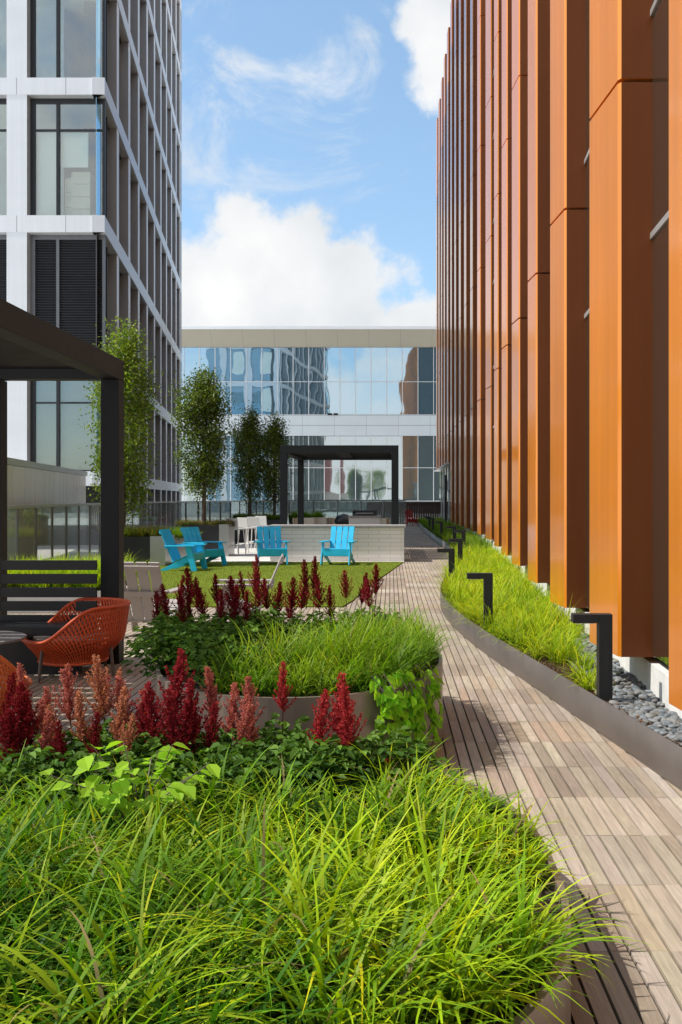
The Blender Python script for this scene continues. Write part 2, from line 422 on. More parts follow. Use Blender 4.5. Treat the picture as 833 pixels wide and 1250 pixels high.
def world():
    w = bpy.data.worlds.new('World'); scene.world = w; w.use_nodes = True; t = w.node_tree; t.nodes.clear()
    out = N(t, 'ShaderNodeOutputWorld'); bg = N(t, 'ShaderNodeBackground', Strength=.15)
    sky = N(t, 'ShaderNodeTexSky'); sky.sky_type = 'NISHITA'; sky.sun_disc = False
    sky.sun_elevation = SUN_EL; sky.sun_rotation = SUN_ROT; sky.altitude = 10; sky.air_density = 1.0; sky.dust_density = .6; sky.ozone_density = 1.6
    tc = N(t, 'ShaderNodeTexCoord'); sx = N(t, 'ShaderNodeSeparateXYZ'); L(t, tc.outputs['Generated'], sx.inputs[0])
    def M(op, a, b=None, c=None, clamp=False):
        n = N(t, 'ShaderNodeMath', operation=op); n.use_clamp = clamp
        for i, q in enumerate((a, b, c)):
            if q is None: continue
            if isinstance(q, (int, float)): n.inputs[i].default_value = q
            else: L(t, q, n.inputs[i])
        return n.outputs[0]
    az = M('MULTIPLY', M('ARCTAN2', sx.outputs['X'], sx.outputs['Y']), 57.2958)
    el = M('MULTIPLY', M('ARCSINE', sx.outputs['Z']), 57.2958)
    def noise(scale, detail, rough, seed, zs=1.0, dist=0.0):
        mp = N(t, 'ShaderNodeMapping'); mp.inputs['Location'].default_value = (seed, seed*.37, 0); mp.inputs['Scale'].default_value = (1, 1, zs)
        L(t, tc.outputs['Generated'], mp.inputs[0])
        n = N(t, 'ShaderNodeTexNoise', Scale=scale, Detail=detail, Roughness=rough, Distortion=dist); L(t, mp.outputs[0], n.inputs['Vector'])
        return M('SUBTRACT', n.outputs['Fac'], .5)
    edge = noise(14, 8, .58, 3.1); big = noise(5.5, 3, .5, 8.2)
    def blob(a0, e0, ra, re, k=1.0):
        d = M('SQRT', M('ADD', M('POWER', M('ABSOLUTE', M('DIVIDE', M('SUBTRACT', az, a0), ra)), 2), M('POWER', M('ABSOLUTE', M('DIVIDE', M('SUBTRACT', el, e0), re)), 2)))
        return M('MULTIPLY', M('SUBTRACT', 1.0, d), k)
    b1 = blob(-6.8, 5.6, 11.2, 12.4); b2 = blob(1.4, 9.3, 5.0, 3.0); b3 = blob(4.6, 28.0, 4.6, 6.6); b4 = blob(-2.6, 13.0, 4.5, 3.5)
    m = M('MAXIMUM', M('MAXIMUM', b1, M('MULTIPLY', b2, .8)), M('MAXIMUM', M('MULTIPLY', b3, .7), M('MULTIPLY', b4, .5)))
    dens = M('ADD', m, M('ADD', M('MULTIPLY', edge, .85), M('MULTIPLY', big, .35)))
    cum = N(t, 'ShaderNodeMapRange'); cum.interpolation_type = 'SMOOTHSTEP'; cum.inputs['From Min'].default_value = -.02; cum.inputs['From Max'].default_value = .17
    L(t, dens, cum.inputs['Value'])
    # thin wisps higher up
    wn = noise(6.5, 8, .62, 21.4, 1.5, .6)
    wr = N(t, 'ShaderNodeMapRange'); wr.interpolation_type = 'SMOOTHSTEP'; wr.inputs['From Min'].default_value = .02; wr.inputs['From Max'].default_value = .24
    hi = N(t, 'ShaderNodeMapRange'); hi.inputs['From Min'].default_value = 15; hi.inputs['From Max'].default_value = 20; L(t, el, hi.inputs['Value'])
    L(t, wn, wr.inputs['Value'])
    wisp = M('MULTIPLY', M('MULTIPLY', wr.outputs[0], .85), hi.outputs[0])
    # unseen cumulus outside the view to the north, widened and brightened as ambient fill
    on = noise(3.2, 7, .55, 5.7, 1.6)
    orr = N(t, 'ShaderNodeMapRange'); orr.interpolation_type = 'SMOOTHSTEP'; orr.inputs['From Min'].default_value = -.07; orr.inputs['From Max'].default_value = .06; L(t, on, orr.inputs['Value'])
    away = N(t, 'ShaderNodeMapRange'); away.inputs['From Min'].default_value = 22; away.inputs['From Max'].default_value = 40; L(t, M('ABSOLUTE', az), away.inputs['Value'])
    oth = M('MULTIPLY', orr.outputs[0], away.outputs[0])
    cov = M('MAXIMUM', cum.outputs[0], wisp)
    # cloud shade: bright tops, softly grey bellies
    sn = noise(9, 5, .5, 14.0)
    sh = N(t, 'ShaderNodeMapRange'); sh.inputs['From Min'].default_value = -.3; sh.inputs['From Max'].default_value = .22
    L(t, sn, sh.inputs['Value'])
    cc = N(t, 'ShaderNodeMix', data_type='RGBA'); cc.inputs[6].default_value = (4.5, 4.85, 5.2, 1); cc.inputs[7].default_value = (6.7, 6.72, 6.7, 1); L(t, sh.outputs[0], cc.inputs[0])
    # summer haze: lift the blue a little
    lift = N(t, 'ShaderNodeMix', data_type='RGBA'); lift.blend_type = 'ADD'; lift.inputs[0].default_value = 1.0
    L(t, sky.outputs['Color'], lift.inputs[6]); lift.inputs[7].default_value = SKYLIFT
    mx = N(t, 'ShaderNodeMix', data_type='RGBA'); L(t, cov, mx.inputs[0]); L(t, lift.outputs[2], mx.inputs[6]); L(t, cc.outputs[2], mx.inputs[7])
    m2 = N(t, 'ShaderNodeMix', data_type='RGBA'); m2.inputs[7].default_value = (7.2, 7.25, 7.3, 1); L(t, oth, m2.inputs[0]); L(t, mx.outputs[2], m2.inputs[6])
    L(t, m2.outputs[2], bg.inputs['Color']); L(t, bg.outputs[0], out.inputs['Surface'])
SKYLIFT = (.75, 1.35, 1.8, 1)
world()
scene.view_settings.view_transform = 'Standard'; scene.view_settings.look = 'None'; scene.view_settings.exposure = 0; scene.view_settings.gamma = 1
scene.cycles.max_bounces = 8; scene.cycles.transparent_max_bounces = 16; scene.cycles.sample_clamp_indirect = 6; scene.cycles.use_denoising = True
scene.cycles.caustics_reflective = False; scene.cycles.caustics_refractive = False

# ------------------------------------------------------------------ ground
tag(MB().quad((-2500, -2500, -.12), (2500, -2500, -.12), (2500, 2500, -.12), (-2500, 2500, -.12)).build('ground', 'ground_grey'), kind='structure')

# outlines used more than once
EDGE = [(4.2, 1.86), (5.5, 1.71), (6.3, 1.60), (7.85, 1.39), (9.2, 1.20), (10.4, 1.02), (12, .86), (13.4, .77), (14.6, .76), (15.8, .83), (18.3, 1.10), (22, 1.42), (26, 1.70), (30, 1.82), (34, 1.74), (40, 1.67), (50, 1.64), (60, 1.64)]
def edge_x(y):
    return float(np.interp(y, [e[0] for e in EDGE], [e[1] for e in EDGE]))
def glass_x(y):
    return float(np.interp(y, [0, 4.95, 31.2, 62], [1.68, 1.935, 3.175, 3.175]))
LAWN = [(-7.6, 14.7), (-.75, 14.7), (-.62, 15.6), (-.50, 17.2), (-.34, 18.8), (-.18, 20.2), (.02, 22.0), (.2, 23.6), (.33, 24.75), (-7.6, 24.75)]
def inpoly(x, y, P):
    c = False; j = len(P)-1
    for i in range(len(P)):
        if (P[i][1] > y) != (P[j][1] > y) and x < (P[j][0]-P[i][0])*(y-P[i][1])/(P[j][1]-P[i][1])+P[i][0]: c = not c
        j = i
    return c

# deck of short hardwood boards laid in tiles
def deck():
    tiles = {}; V = []; Cc = []; Q = []; pitch = .0765; ln = .61; gap = .0118; k = 0
    base = [(.385, .315, .245), (.415, .345, .27), (.345, .27, .20), (.475, .405, .32), (.405, .305, .22), (.295, .23, .175), (.44, .365, .285)]
    y = 1.13
    while y < 60.5:
        x0 = -9.5 if y < 30 else -4.0
        nx = int((3.0 - x0)/pitch)
        for i in range(nx):
            x = x0 + i*pitch
            if y > 3 and x > edge_x(y+.3)+.25: break
            if inpoly(x+.04, y+.3, LAWN) and inpoly(x+.4, y-.3, LAWN) and inpoly(x+.4, y+.9, LAWN): continue
            a = x+gap/2; b = x+pitch-gap/2; c = y+.0012; d = y+ln-.0012; zt = rnd.uniform(-.0012, .0012)
            V += [(a, c, -.025), (b, c, -.025), (b, d, -.025), (a, d, -.025), (a, c, zt), (b, c, zt), (b, d, zt), (a, d, zt)]
            tk = (i//8, round(y/ln))
            if tk not in tiles: tiles[tk] = (rnd.choice(base), rnd.uniform(.84, .99))
            cb, tg = tiles[tk]; ca = rnd.choice(base); w_ = .75 if y < 9 else .35
            cl = tuple(p_*(1-w_)+q_*w_ for p_, q_ in zip(cb, ca)); g = tg*rnd.uniform(.94, 1.06); cl = (cl[0]*g, cl[1]*g*rnd.uniform(.97, 1.03), cl[2]*g*rnd.uniform(.95, 1.05))
            Cc += [cl]*8
            Q += [(k+4, k+5, k+6, k+7), (k, k+1, k+5, k+4), (k+1, k+2, k+6, k+5), (k+2, k+3, k+7, k+6), (k+3, k, k+4, k+7)]; k += 8
        y += ln
    o = link('deck', np_mesh('deck', V, Q, np.array(Cc)), 'deck_wood'); tag(o, kind='structure')
    tag(MB().box(-9.6, 3.6, .5, 61, -.11, -.03).build('deck_base', 'dark_core'), kind='structure')
deck()
# lawn
lw = MB(); lw.prism(LAWN, -.02, .022); tag(lw.build('lawn', 'turf'), kind='structure')
def lawn_blades():
    pts = []
    while len(pts) < 42000:
        x = rnd.uniform(-7.6, .4); y = 14.7 + 10.05*rnd.random()**1.25
        if inpoly(x, y, LAWN): pts.append((x, y, .02))
    n = len(pts); r = np.array(pts)
    f = rng.random(n)
    V, Q, C = blades(r, rng.random(n)*6.28, rng.uniform(.02, .04, n), np.full(n, .010), rng.uniform(0, .5, n), rng.uniform(.1, .6, n), mixc((.07, .11, .01), (.14, .18, .02), f), mixc((.14, .20, .02), (.30, .36, .05), f), S=1)
    tag(link('lawn_grass', np_mesh('lawn_grass', V, Q, C), 'grass_leaf'), 'short mown green grass of the lawn in front of the brick bar', 'grass', kind='stuff')
lawn_blades()
tag(MB().box(-7.7, .36, 24.76, 25.0, -.02, .03).build('paving_strip', 'concrete'), kind='structure')
tag(MB().box(-9.5, -3.25, 25.0, 34.0, -.02, .012).build('paving', 'concrete'), kind='structure')

# ------------------------------------------------------------------ the grey tower on the left
def tower():
    P0 = (-9.41, 31.0); d = Vector((-158, 1150)).normalized(); d = (d.x, d.y); n = (d[1], -d[0]); LEN = 30.3
    T = thing('office_tower', 'tall grey office tower with metal grid facade and dark louvres on the left', 'building', (P0[0], P0[1], 0))
    zl = [5.91 + 4.53*k for k in range(9)]; bh = .56
    W = 12.8; XL = P0[0]-W
    far = (P0[0]+LEN*d[0], P0[1]+LEN*d[1])
    # inner core and floor slabs (rooms lie behind the front glass)
    core = MB()
    core.prism([(XL, P0[1]+3.2), (P0[0]+3.2*d[0]-.42*n[0]-1.6, P0[1]+3.2), (far[0]-.5, far[1]-.4), (XL, far[1]-.4)], -.1, zl[-1]+.3)
    core.build('core', 'room', T, world=True)
    dk = MB(); dk.obox(P0, d, n, 3.0, LEN-.1, -1.2, -.46, 0, zl[-1]); dk.build('core_lining', 'dark_core', T, world=True)
    for k, z in enumerate([2.1]+zl):
        b = MB(); hh = .48 if k == 0 else bh
        # L-shaped band round the corner, mitred
        b.hexa([(XL, P0[1]+.3, z), (XL, P0[1], z), (P0[0], P0[1], z), (P0[0]-.35*n[0]-.02, P0[1]+.3, z), (XL, P0[1]+.3, z+hh), (XL, P0[1], z+hh), (P0[0], P0[1], z+hh), (P0[0]-.35*n[0]-.02, P0[1]+.3, z+hh)])
        b.obox(P0, d, n, .003, LEN, -.40, 0, z, z+hh)
        b.build('band', 'panel_light', T, world=True)
        s = MB(); s.prism([(XL, P0[1]+.31), (P0[0]-.5, P0[1]+.31), (P0[0]+4*d[0]-.5, P0[1]+3.6), (XL, P0[1]+3.6)], z+.02, z+hh-.02); s.build('floor_slab', 'blind', T, world=True)
    for k in range(5):
        z = zl[k]
        for j in range(4):
            for x in (P0[0]-.08-2.48-j*3.15-.335, P0[0]-.08-j*3.15-1.2):
                MB().box(x-.007, x+.007, P0[1]-.002, P0[1]+.01, z+.01, z+bh-.01).build('panel_joint', 'recess_grey', T, world=True)
    # front piers
    bay = 3.15; ww = 2.48
    for j in range(4):
        xr = P0[0]-.08-ww-j*bay; p = MB(); p.box(xr-.67, xr, P0[1]+.012, P0[1]+.36, 0, zl[-1]); p.build('pier', 'panel_light', T, world=True)
    # windows of the front
    lev = [(2.58, zl[0], 'beige'), (zl[0]+bh, zl[1], 'louver')] + [(zl[k]+bh, zl[k+1], 'glass') for k in range(1, 8)]
    yw = P0[1]+.30
    for j in range(3):
        x1 = P0[0]-.08-j*bay; x0 = x1-ww; xm = x0+ww*.37
        for (z0, z1, kind) in lev:
            if z0 > 24: continue
            f = MB(); fm = 'black_frame' if kind != 'louver' else 'louver_frame'
            zt = z1-.16
            f.box(x0, x0+.16, yw, yw+.1, z0, z1); f.box(x1-.09, x1, yw, yw+.1, z0, z1); f.box(x0+.16, x1-.09, yw, yw+.1, zt, z1); f.box(x0+.16, x1-.09, yw, yw+.1, z0, z0+.05)
            f.box(xm-.05, xm+.05, yw-.02, yw+.09, z0+.05, zt)
            if kind != 'louver': f.box(x0+.16, x1-.09, yw+.003, yw+.08, zt-.92, zt-.86)
            w = f.build('window' if kind != 'louver' else 'louver_panel', fm, T, world=True)
            if kind == 'louver':
                l = MB(); z = z0+.06
                while z < zt-.05:
                    for (a, b) in ((x0+.16, xm-.05), (xm+.05, x1-.09)):
                        l.hexa([(a, yw+.01, z), (b, yw+.01, z), (b, yw+.07, z+.035), (a, yw+.07, z+.035), (a, yw+.01, z+.018), (b, yw+.01, z+.018), (b, yw+.07, z+.053), (a, yw+.07, z+.053)])
                    z += .085
                l.box(x0+.1, x1-.05, yw+.12, yw+.2, z0, z1)
                l.build('slats', 'louver', w, world=True)
            else:
                g = MB(); g.box(x0+.1, x1-.05, yw+.045, yw+.055, z0+.02, z1-.05); g.build('pane', 'glass_window', w, world=True)
                bl = MB()
                if kind == 'beige':
                    bl.box(x0+.1, x1-.02, yw+.22, yw+.24, z0, z1); bl.build('blind', 'blind_beige', w, world=True)
                else:
                    if abs(z0-(zl[1]+bh)) < .1 or j > 0:
                        bl.box(x0+.12, xm-.02, yw+.2, yw+.22, z0, zt-.9); bl.box(xm+.03, x1-.62, yw+.2, yw+.22, z0+(1.75 if j == 0 else .4), zt-.9); bl.build('blind', 'blind', w, world=True)
                    if abs(z0-(zl[1]+bh)) < .1 and j == 0:
                        q = MB()
                        for s in range(4): q.box(x1-1.25, x1-.62, yw+.4, yw+.9, z0+.01+s*.42, z0+.41+s*.42)
                        for s in range(3): q.box(xm+.06, xm+.55-s*.05, yw+.5, yw+.9, z0+.01+s*.5, z0+.49+s*.5)
                        q.build('stacked_boxes', 'boxes', w, world=True)
    # corner return glass of each storey
    for (z0, z1, kind) in lev:
        g = MB(); g.obox(P0, d, n, .14, 1.15, -.30, -.28, z0, z1); g.build('corner_window', 'glass_blue' if kind != 'louver' else 'louver_frame', T, world=True)
        m = MB(); m.obox(P0, d, n, 1.15, 1.24, -.34, -.24, z0, z1); m.build('corner_mullion', 'black_frame', T, world=True)
    # fins of the long side: grey blade, outer edge painted white for its sky sheen, window and grey recess panel between
    ys = [33.8, 36.75, 39.6, 42.55, 45.5, 48.45, 51.3, 54.2, 57.1, 59.9]
    def sp(y): return (y-P0[1])/d[1]
    proto = None
    for i, y in enumerate(ys):
        s = sp(y)
        f = MB(); f.obox(P0, d, n, s, s+.5, -.42, -.035, 0, zl[-1]); fo = f.build('fin', 'fin_grey', T, world=True)
        e = MB(); e.obox(P0, d, n, s+.012, s+.488, -.035, -.02, 0, zl[-1]); e.build('sky_lit_edge', 'panel_white', fo, world=True)
    for i in range(len(ys)):
        s0 = 1.24 if i == 0 else sp(ys[i-1])+.5
        s1 = sp(ys[i])
        for k, (z0, z1, kind) in enumerate(lev):
            w = MB(); mid = s0+(s1-s0)*.42
            w.obox(P0, d, n, mid, mid+.06, -.41, -.22, z0, z1); w.obox(P0, d, n, s0, s1, -.41, -.30, z1-.10, z1)
            wo = w.build('side_window', 'black_frame', T, world=True)
            g = MB(); g.obox(P0, d, n, s0, mid, -.40, -.38, z0, z1-.1); g.build('pane', 'glass_dark' if kind != 'louver' else 'louver', wo, world=True)
            g = MB(); g.obox(P0, d, n, mid+.06, s1, -.40, -.36, z0, z1-.1); g.build('recess_panel', 'recess_grey' if kind != 'louver' else 'louver', wo, world=True)
    # far end: the same grid, seen in the bridge's glass
    ff = far[1]; r = MB(); gl = MB()
    for z in zl: r.box(XL, far[0], ff-.05, ff+.0, z, z+bh)
    x = far[0]
    while x > XL:
        r.box(x-.67, x, ff-.06, ff-.01, 0, zl[-1]); x -= bay
    r.build('rear_grid', 'panel_light', T, world=True)
    gl.box(XL, far[0]-.05, ff-.30, ff-.25, 0, zl[-1]); gl.build('rear_glass', 'glass_blue', T, world=True)
    bl = MB()
    for k in range(8):
        x = far[0]-.67; j = 0
        while x > XL:
            if (k*3+j) % 4: bl.box(x-1.4, x-.3, ff-.245, ff-.24, zl[k]+1.6, zl[k]+4.2)
            x -= bay; j += 1
    bl.build('rear_blinds', 'blind', T, world=True)
    rf = MB(); rf.prism([(XL, P0[1]+.1), (P0[0]-.1, P0[1]+.1), (far[0]-.1, ff-.1), (XL, ff-.1)], zl[-1]+bh, zl[-1]+bh+.5); rf.build('roof', 'roof_grey', T, world=True)
tower()

# ------------------------------------------------------------------ the orange fin building on the right
def fin_building():
    T = thing('fin_clad_building', 'dark glass building clad in tall burnt orange metal fins along the right side', 'building', (glass_x(8), 8, 0))
    TOP = 26.0
    fins = [(4.95, 1.735), (7.31, 1.774), (10.56, 1.956), (13.6, 2.105), (17.0, 2.32), (20.0, 2.47), (23.6, 2.69), (27.4, 2.92), (31.2, 2.975)]
    lens = [.72, .78, .66, .54, .62, .55, .5, .85, .6]
    fins = [(2.0, 1.58)] + fins; lens = [.7] + lens
    for i in range(1, 11): fins.append((31.2+2.9*i, 2.975)); lens.append(.75)
    for i, (y, x) in enumerate(fins):
        Lf = lens[i]; zb = .48 if y < 47 else 3.45; xg = glass_x(y+Lf/2)-.004; c = .035
        out = .084*Lf if y < 32 else .03
        m = MB(); z = zb; joints = [4.97, 9.35, 13.4, 17.7, 22.0, TOP]
        if abs(y-23.6) < .1: joints = [4.97, 9.35, 13.4, TOP]
        for zt in joints:
            # outer face runs out slightly towards the far end; small chamfer at the near corner
            m.prism([(x+c*.5, y), (xg, y), (xg, y+Lf), (x-out, y+Lf), (x-.004, y+c)], z, zt-.028)
            z = zt
        f = m.build('fin', 'orange_metal', T, world=True)
        f.data.materials.append(MATS['orange_shaded'])
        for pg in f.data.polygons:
            if pg.normal.y < -.95: pg.material_index = 1  # camera-facing sides get the copy with painted shade
        k = MB(); k.prism([(x+.05, y+.05), (xg-.02, y+.05), (xg-.02, y+Lf-.05), (x+.05, y+Lf-.05)], zb+.05, TOP-.1); k.build('fin_core', 'orange_dark', f, world=True)
        if y < 32:
            tm = MB(); tm.box(xg-.018, xg-.002, y-.016, y-.001, zb, TOP); tm.build('edge_trim', 'steel', f, world=True)
    # glass wall between
    for (y0, y1, z0) in ((.5, 31.2, .5), (31.2, 61.5, .5)):
        g = MB(); a = glass_x(y0); b = glass_x(y1)
        g.hexa([(a, y0, z0), (a+.05, y0, z0), (b+.05, y1, z0), (b, y1, z0), (a, y0, TOP), (a+.05, y0, TOP), (b+.05, y1, TOP), (b, y1, TOP)])
        g.build('glass_wall', 'glass_facade', T, world=True)
    for z in (3.72, 5.45, 7.9, 9.65, 12.1, 13.9, 16.3, 18.1, 20.5, 22.3):
        t = MB()
        for (y0, y1) in ((.5, 31.2), (31.2, 61.5)):
            a = glass_x(y0); b = glass_x(y1)
            t.hexa([(a-.018, y0, z), (a, y0, z), (b, y1, z), (b-.018, y1, z), (a-.018, y0, z+.05), (a, y0, z+.05), (b, y1, z+.05), (b-.018, y1, z+.05)])
        t.build('transom', 'steel', T, world=True)
    body = MB(); body.prism([(glass_x(.5)+.06, .5), (26, .5), (26, 61.5), (3.31, 61.5), (3.31, 31.2)], -.1, TOP-.05); body.build('body', 'dark_core', T, world=True)
    cp = MB(); cp.prism([(glass_x(.5)-.03, .4), (26, .4), (26, 61.6), (3.20, 61.6), (3.20, 31.2)], TOP, TOP+.25); cp.build('coping', 'orange_metal', T, world=True)
    cu = MB()
    for (y0, y1) in ((.5, 31.2), (31.2, 61.5)):
        a = glass_x(y0)-.01; b = glass_x(y1)-.01
        cu.hexa([(a, y0, -.1), (a+.2, y0, -.1), (b+.2, y1, -.1), (b, y1, -.1), (a, y0, .43), (a+.2, y0, .43), (b+.2, y1, .43), (b, y1, .43)])
    cu.build('curb', 'curb', T, world=True)
    so_ = MB(); so_.box(2.80, 3.22, 47.0, 61.5, 3.40, 3.44); so_.build('soffit', 'steel', T, world=True)
    dr = MB()
    for y in (48.5, 51.0, 53.5, 56.0, 58.5): dr.box(3.13, 3.2, y, y+.12, .43, 3.4)
    dr.build('door_frame', 'mullion', T, world=True)
fin_building()

# ------------------------------------------------------------------ glass bridge building closing the view
def bridge():
    YB = 87.0
    T = thing('glass_link_building', 'low two storey glass building with cream roof edge closing the terrace', 'building', (-8, YB, 0))
    Z = lambda py: PZ(py, YB)
    x0, x1 = -23.5, 7.6
    fa = MB()   # canted soffit fascia with a thin coping
    zt, zb = Z(404), Z(424)
    fa.hexa([(x0, YB+.05, zb), (x1, YB+.05, zb), (x1, YB+14, zb), (x0, YB+14, zb), (x0, YB-.9, zt), (x1, YB-.9, zt), (x1, YB+14, zt), (x0, YB+14, zt)])
    fa.build('fascia', 'fascia_cream', T, world=True)
    x = x0+1.2
    while x < x1:
        fj = MB(); fj.hexa([(x, YB+.045, zb), (x+.02, YB+.045, zb), (x+.02, YB+.06, zb), (x, YB+.06, zb), (x, YB-.905, zt), (x+.02, YB-.905, zt), (x+.02, YB-.85, zt), (x, YB-.85, zt)]); x += 2.9
        fj.build('fascia_joint', 'recess_grey', T, world=True)
    cp = MB(); cp.box(x0, x1, YB-.96, YB+14, zt, Z(400.5)); cp.build('coping', 'panel_white', T, world=True)
    sp = MB(); sp.box(x0, x1, YB-.06, YB+2, Z(532), Z(507)); sp.build('spandrel', 'spandrel', T, world=True)
    sj = MB(); sj.box(x0, x1, YB-.064, YB-.05, Z(519.6), Z(519)); x = x0+.6
    while x < x1: sj.box(x, x+.025, YB-.064, YB-.05, Z(532), Z(507)); x += 2.95
    sj.build('spandrel_joint', 'fin_grey', T, world=True)
    core = MB(); core.box(x0, x1, YB+.2, YB+14, -.1, zb-.02); core.build('core', 'dark_core', T, world=True)
    pitch = 19.05*YB/F; k = 0
    xw = PX(415.2, YB); xs = []
    while xw - pitch*k > x0: k += 1
    xw -= pitch*(k-1)
    while xw < x1-.5:
        for (ya, yb, tr, nm, gm) in ((506.6, 424.2, 466, 'upper_window', 'glass_bridge'), (612, 532.4, 571, 'lower_window', 'glass_bridge_low')):
            fr = MB(); za, zz = Z(ya), Z(yb)
            fr.box(xw-.035, xw+.035, YB-.05, YB+.08, za, zz); fr.box(xw+.035, xw+pitch-.035, YB-.03, YB+.08, Z(tr)-.03, Z(tr)+.03); fr.box(xw+.035, xw+pitch-.035, YB-.03, YB+.08, za, za+.06)
            w = fr.build(nm, 'mullion', T, world=True)
            g = MB(); tl = rnd.uniform(-.004, .004); t2 = rnd.uniform(-.004, .004)
            g.quad((xw+.03, YB+.02-tl, za), (xw+pitch-.03, YB+.02+tl, za), (xw+pitch-.03, YB+.02+tl+t2*2, zz), (xw+.03, YB+.02-tl+t2*2, zz))
            g.build('pane', gm, w, world=True)
        xw += pitch
    lb = MB(); lb.box(x0, x1, YB-.02, YB+.3, -.1, Z(612)); lb.build('plinth', 'glass_bridge_low', T, world=True)
    vt = MB()
    for px in (403, 410): vt.box(PX(px, YB)-.2, PX(px, YB)+.2, YB-.15, YB-.06, Z(507), Z(504.5))
    vt.build('parapet_light', 'black_frame', T, world=True)
bridge()
# timber fence at the end of the path
def fence():
    o = thing('timber_fence', 'dark brown vertical board fence below the glass building', 'fence', (2.2, 60.6, 0))
    m = MB(); x = PX(486, 60.6)-2
    while x < 4.2:
        m.box(x, x+.14, 60.6+rnd.uniform(-.01, .01), 60.66, 0, 1.42); x += .15
    m.build('boards', 'fence_wood', o, world=True)
    MB().box(PX(486, 60.6)-2, 4.2, 60.67, 60.75, 1.2, 1.3).build('rail', 'fence_wood', o, world=True)
fence()

# ------------------------------------------------------------------ near wall panel and glass balustrade
def near_wall():
    o = thing('panel_clad_wall', 'low shiny taupe metal panel wall behind the glass balustrade', 'wall', (-9, 24, 0))
    A = Vector((PX(3, 18.6), 18.6)); B = Vector((PX(105, 29.4), 29.4)); d = (B-A).normalized(); n = (d.y, -d.x); Ln = (B-A).length
    x = 0; k = 0
    while x < Ln-.05:
        w = min(rnd.choice((.55, .9, 1.15)), Ln-x)
        p = MB(); p.obox((A.x, A.y), (d.x, d.y), n, x+.008, x+w-.008, -.25+rnd.uniform(0, .015), 0, 0, 2.38); p.build('panel', 'wall_panel', o, world=True); x += w
    c = MB(); c.obox((A.x, A.y), (d.x, d.y), n, -.02, Ln+.02, -.32, .05, 2.385, 2.52); c.build('coping', 'steel', o, world=True)
    MB().obox((A.x, A.y), (d.x, d.y), n, 0, Ln, -.6, -.26, 0, 2.38).build('backing', 'recess_grey', o, world=True)
near_wall()
def balustrade():
    pts = [(-7.6, 13.0), (-7.15, 17.0), (-8.5, 27.5), (-9.0, 34.0), (-7.0, 52.0), (.9, 56.5)]
    o = thing('glass_balustrade', 'frameless glass balustrade with steel top rail along the terrace edge', 'railing', (-8, 27, 0))
    for (a, b) in zip(pts[:-1], pts[1:]):
        A = Vector(a); B = Vector(b); n = max(1, round((B-A).length/1.6)); d = (B-A).normalized(); v = (d.y, -d.x); ln = (B-A).length
        for k in range(n):
            s = ln*k/n; e = ln*(k+1)/n
            MB().obox(a, d, v, s+.03, e-.03, -.008, .008, .06, 1.50).build('glass_panel', 'glass_rail', o, world=True)
            MB().obox(a, d, v, s-.025, s+.025, -.03, .03, 0, 1.5).build('post', 'recess_grey', o, world=True)
        MB().obox(a, d, v, 0, ln, -.035, .035, 1.5, 1.56).build('top_rail', 'steel', o, world=True)
balustrade()

# ------------------------------------------------------------------ pergolas
def pergola(x0, x1, y0, y1, label, post=.19, beam=.21, zt=3.15, mid=True, posts=None, louv=True, extra=None):
    o = thing('pergola', label, 'pergola', (x0, y0, 0), group='dark metal pergolas of the terrace')
    zb = zt-beam
    for (x, y) in (posts or [(x0, y0), (x1-post, y0), (x0, y1-post), (x1-post, y1-post)]):
        MB().box(x, x+post, y, y+post, 0, zb-.002).build('post', 'pergola', o, bevel=.006, world=True)
    for (a, b, c, d_) in ((x0, x1, y0, y0+post), (x0, x1, y1-post, y1), (x0, x0+post, y0+post+.001, y1-post-.001), (x1-post, x1, y0+post+.001, y1-post-.001)):
        MB().box(a, b, c, d_, zb+.002, zt).build('beam', 'pergola', o, bevel=.004, world=True)
    xm = (x0+x1)/2; MB().box(xm-.2, xm+.2, y0+post+.002, y1-post-.002, zb+.05, zb+.16).build('ridge_beam', 'pergola', o, world=True)
    n = int((y1-y0-2*post)/.2)
    lv = MB()
    for k in range(n):
        y = y0+post+.1+k*(y1-y0-2*post-.2)/(n-1)
        for (a, b) in ((x0+post+.005, xm-.205), (xm+.205, x1-post-.005)):
            lv.hexa([(a, y-.085, zb+.13), (b, y-.085, zb+.13), (b, y+.085, zb+.10), (a, y+.085, zb+.10), (a, y-.085, zb+.14), (b, y-.085, zb+.14), (b, y+.085, zb+.11), (a, y+.085, zb+.11)])
    lv.build('louvers', 'pergola', o, world=True)
    bt = MB()
    for (x, sgn) in ((x1, 1),):
        for k in range(4): bt.tube([(x, y1-.05, zb+.03+k*.05), (x+.006, y1-.05, zb+.03+k*.05)], .006, 6)
    bt.build('bolts', 'slat_black', o, world=True)
    return o
near_p = pergola(-5.95, -2.80, 5.4, 9.9, 'large dark grey pergola over the orange woven chairs at left', posts=[(-5.95, 5.4), (-5.95, 9.71), (-2.99, 9.71)])
MB().box(-4.20, -4.02, 9.72, 9.88, 0, 2.93).build('middle_post', 'pergola', near_p, world=True)
pergola(-3.04, .22, 25.9, 31.0, 'dark grey open pergola standing over the white brick bar')
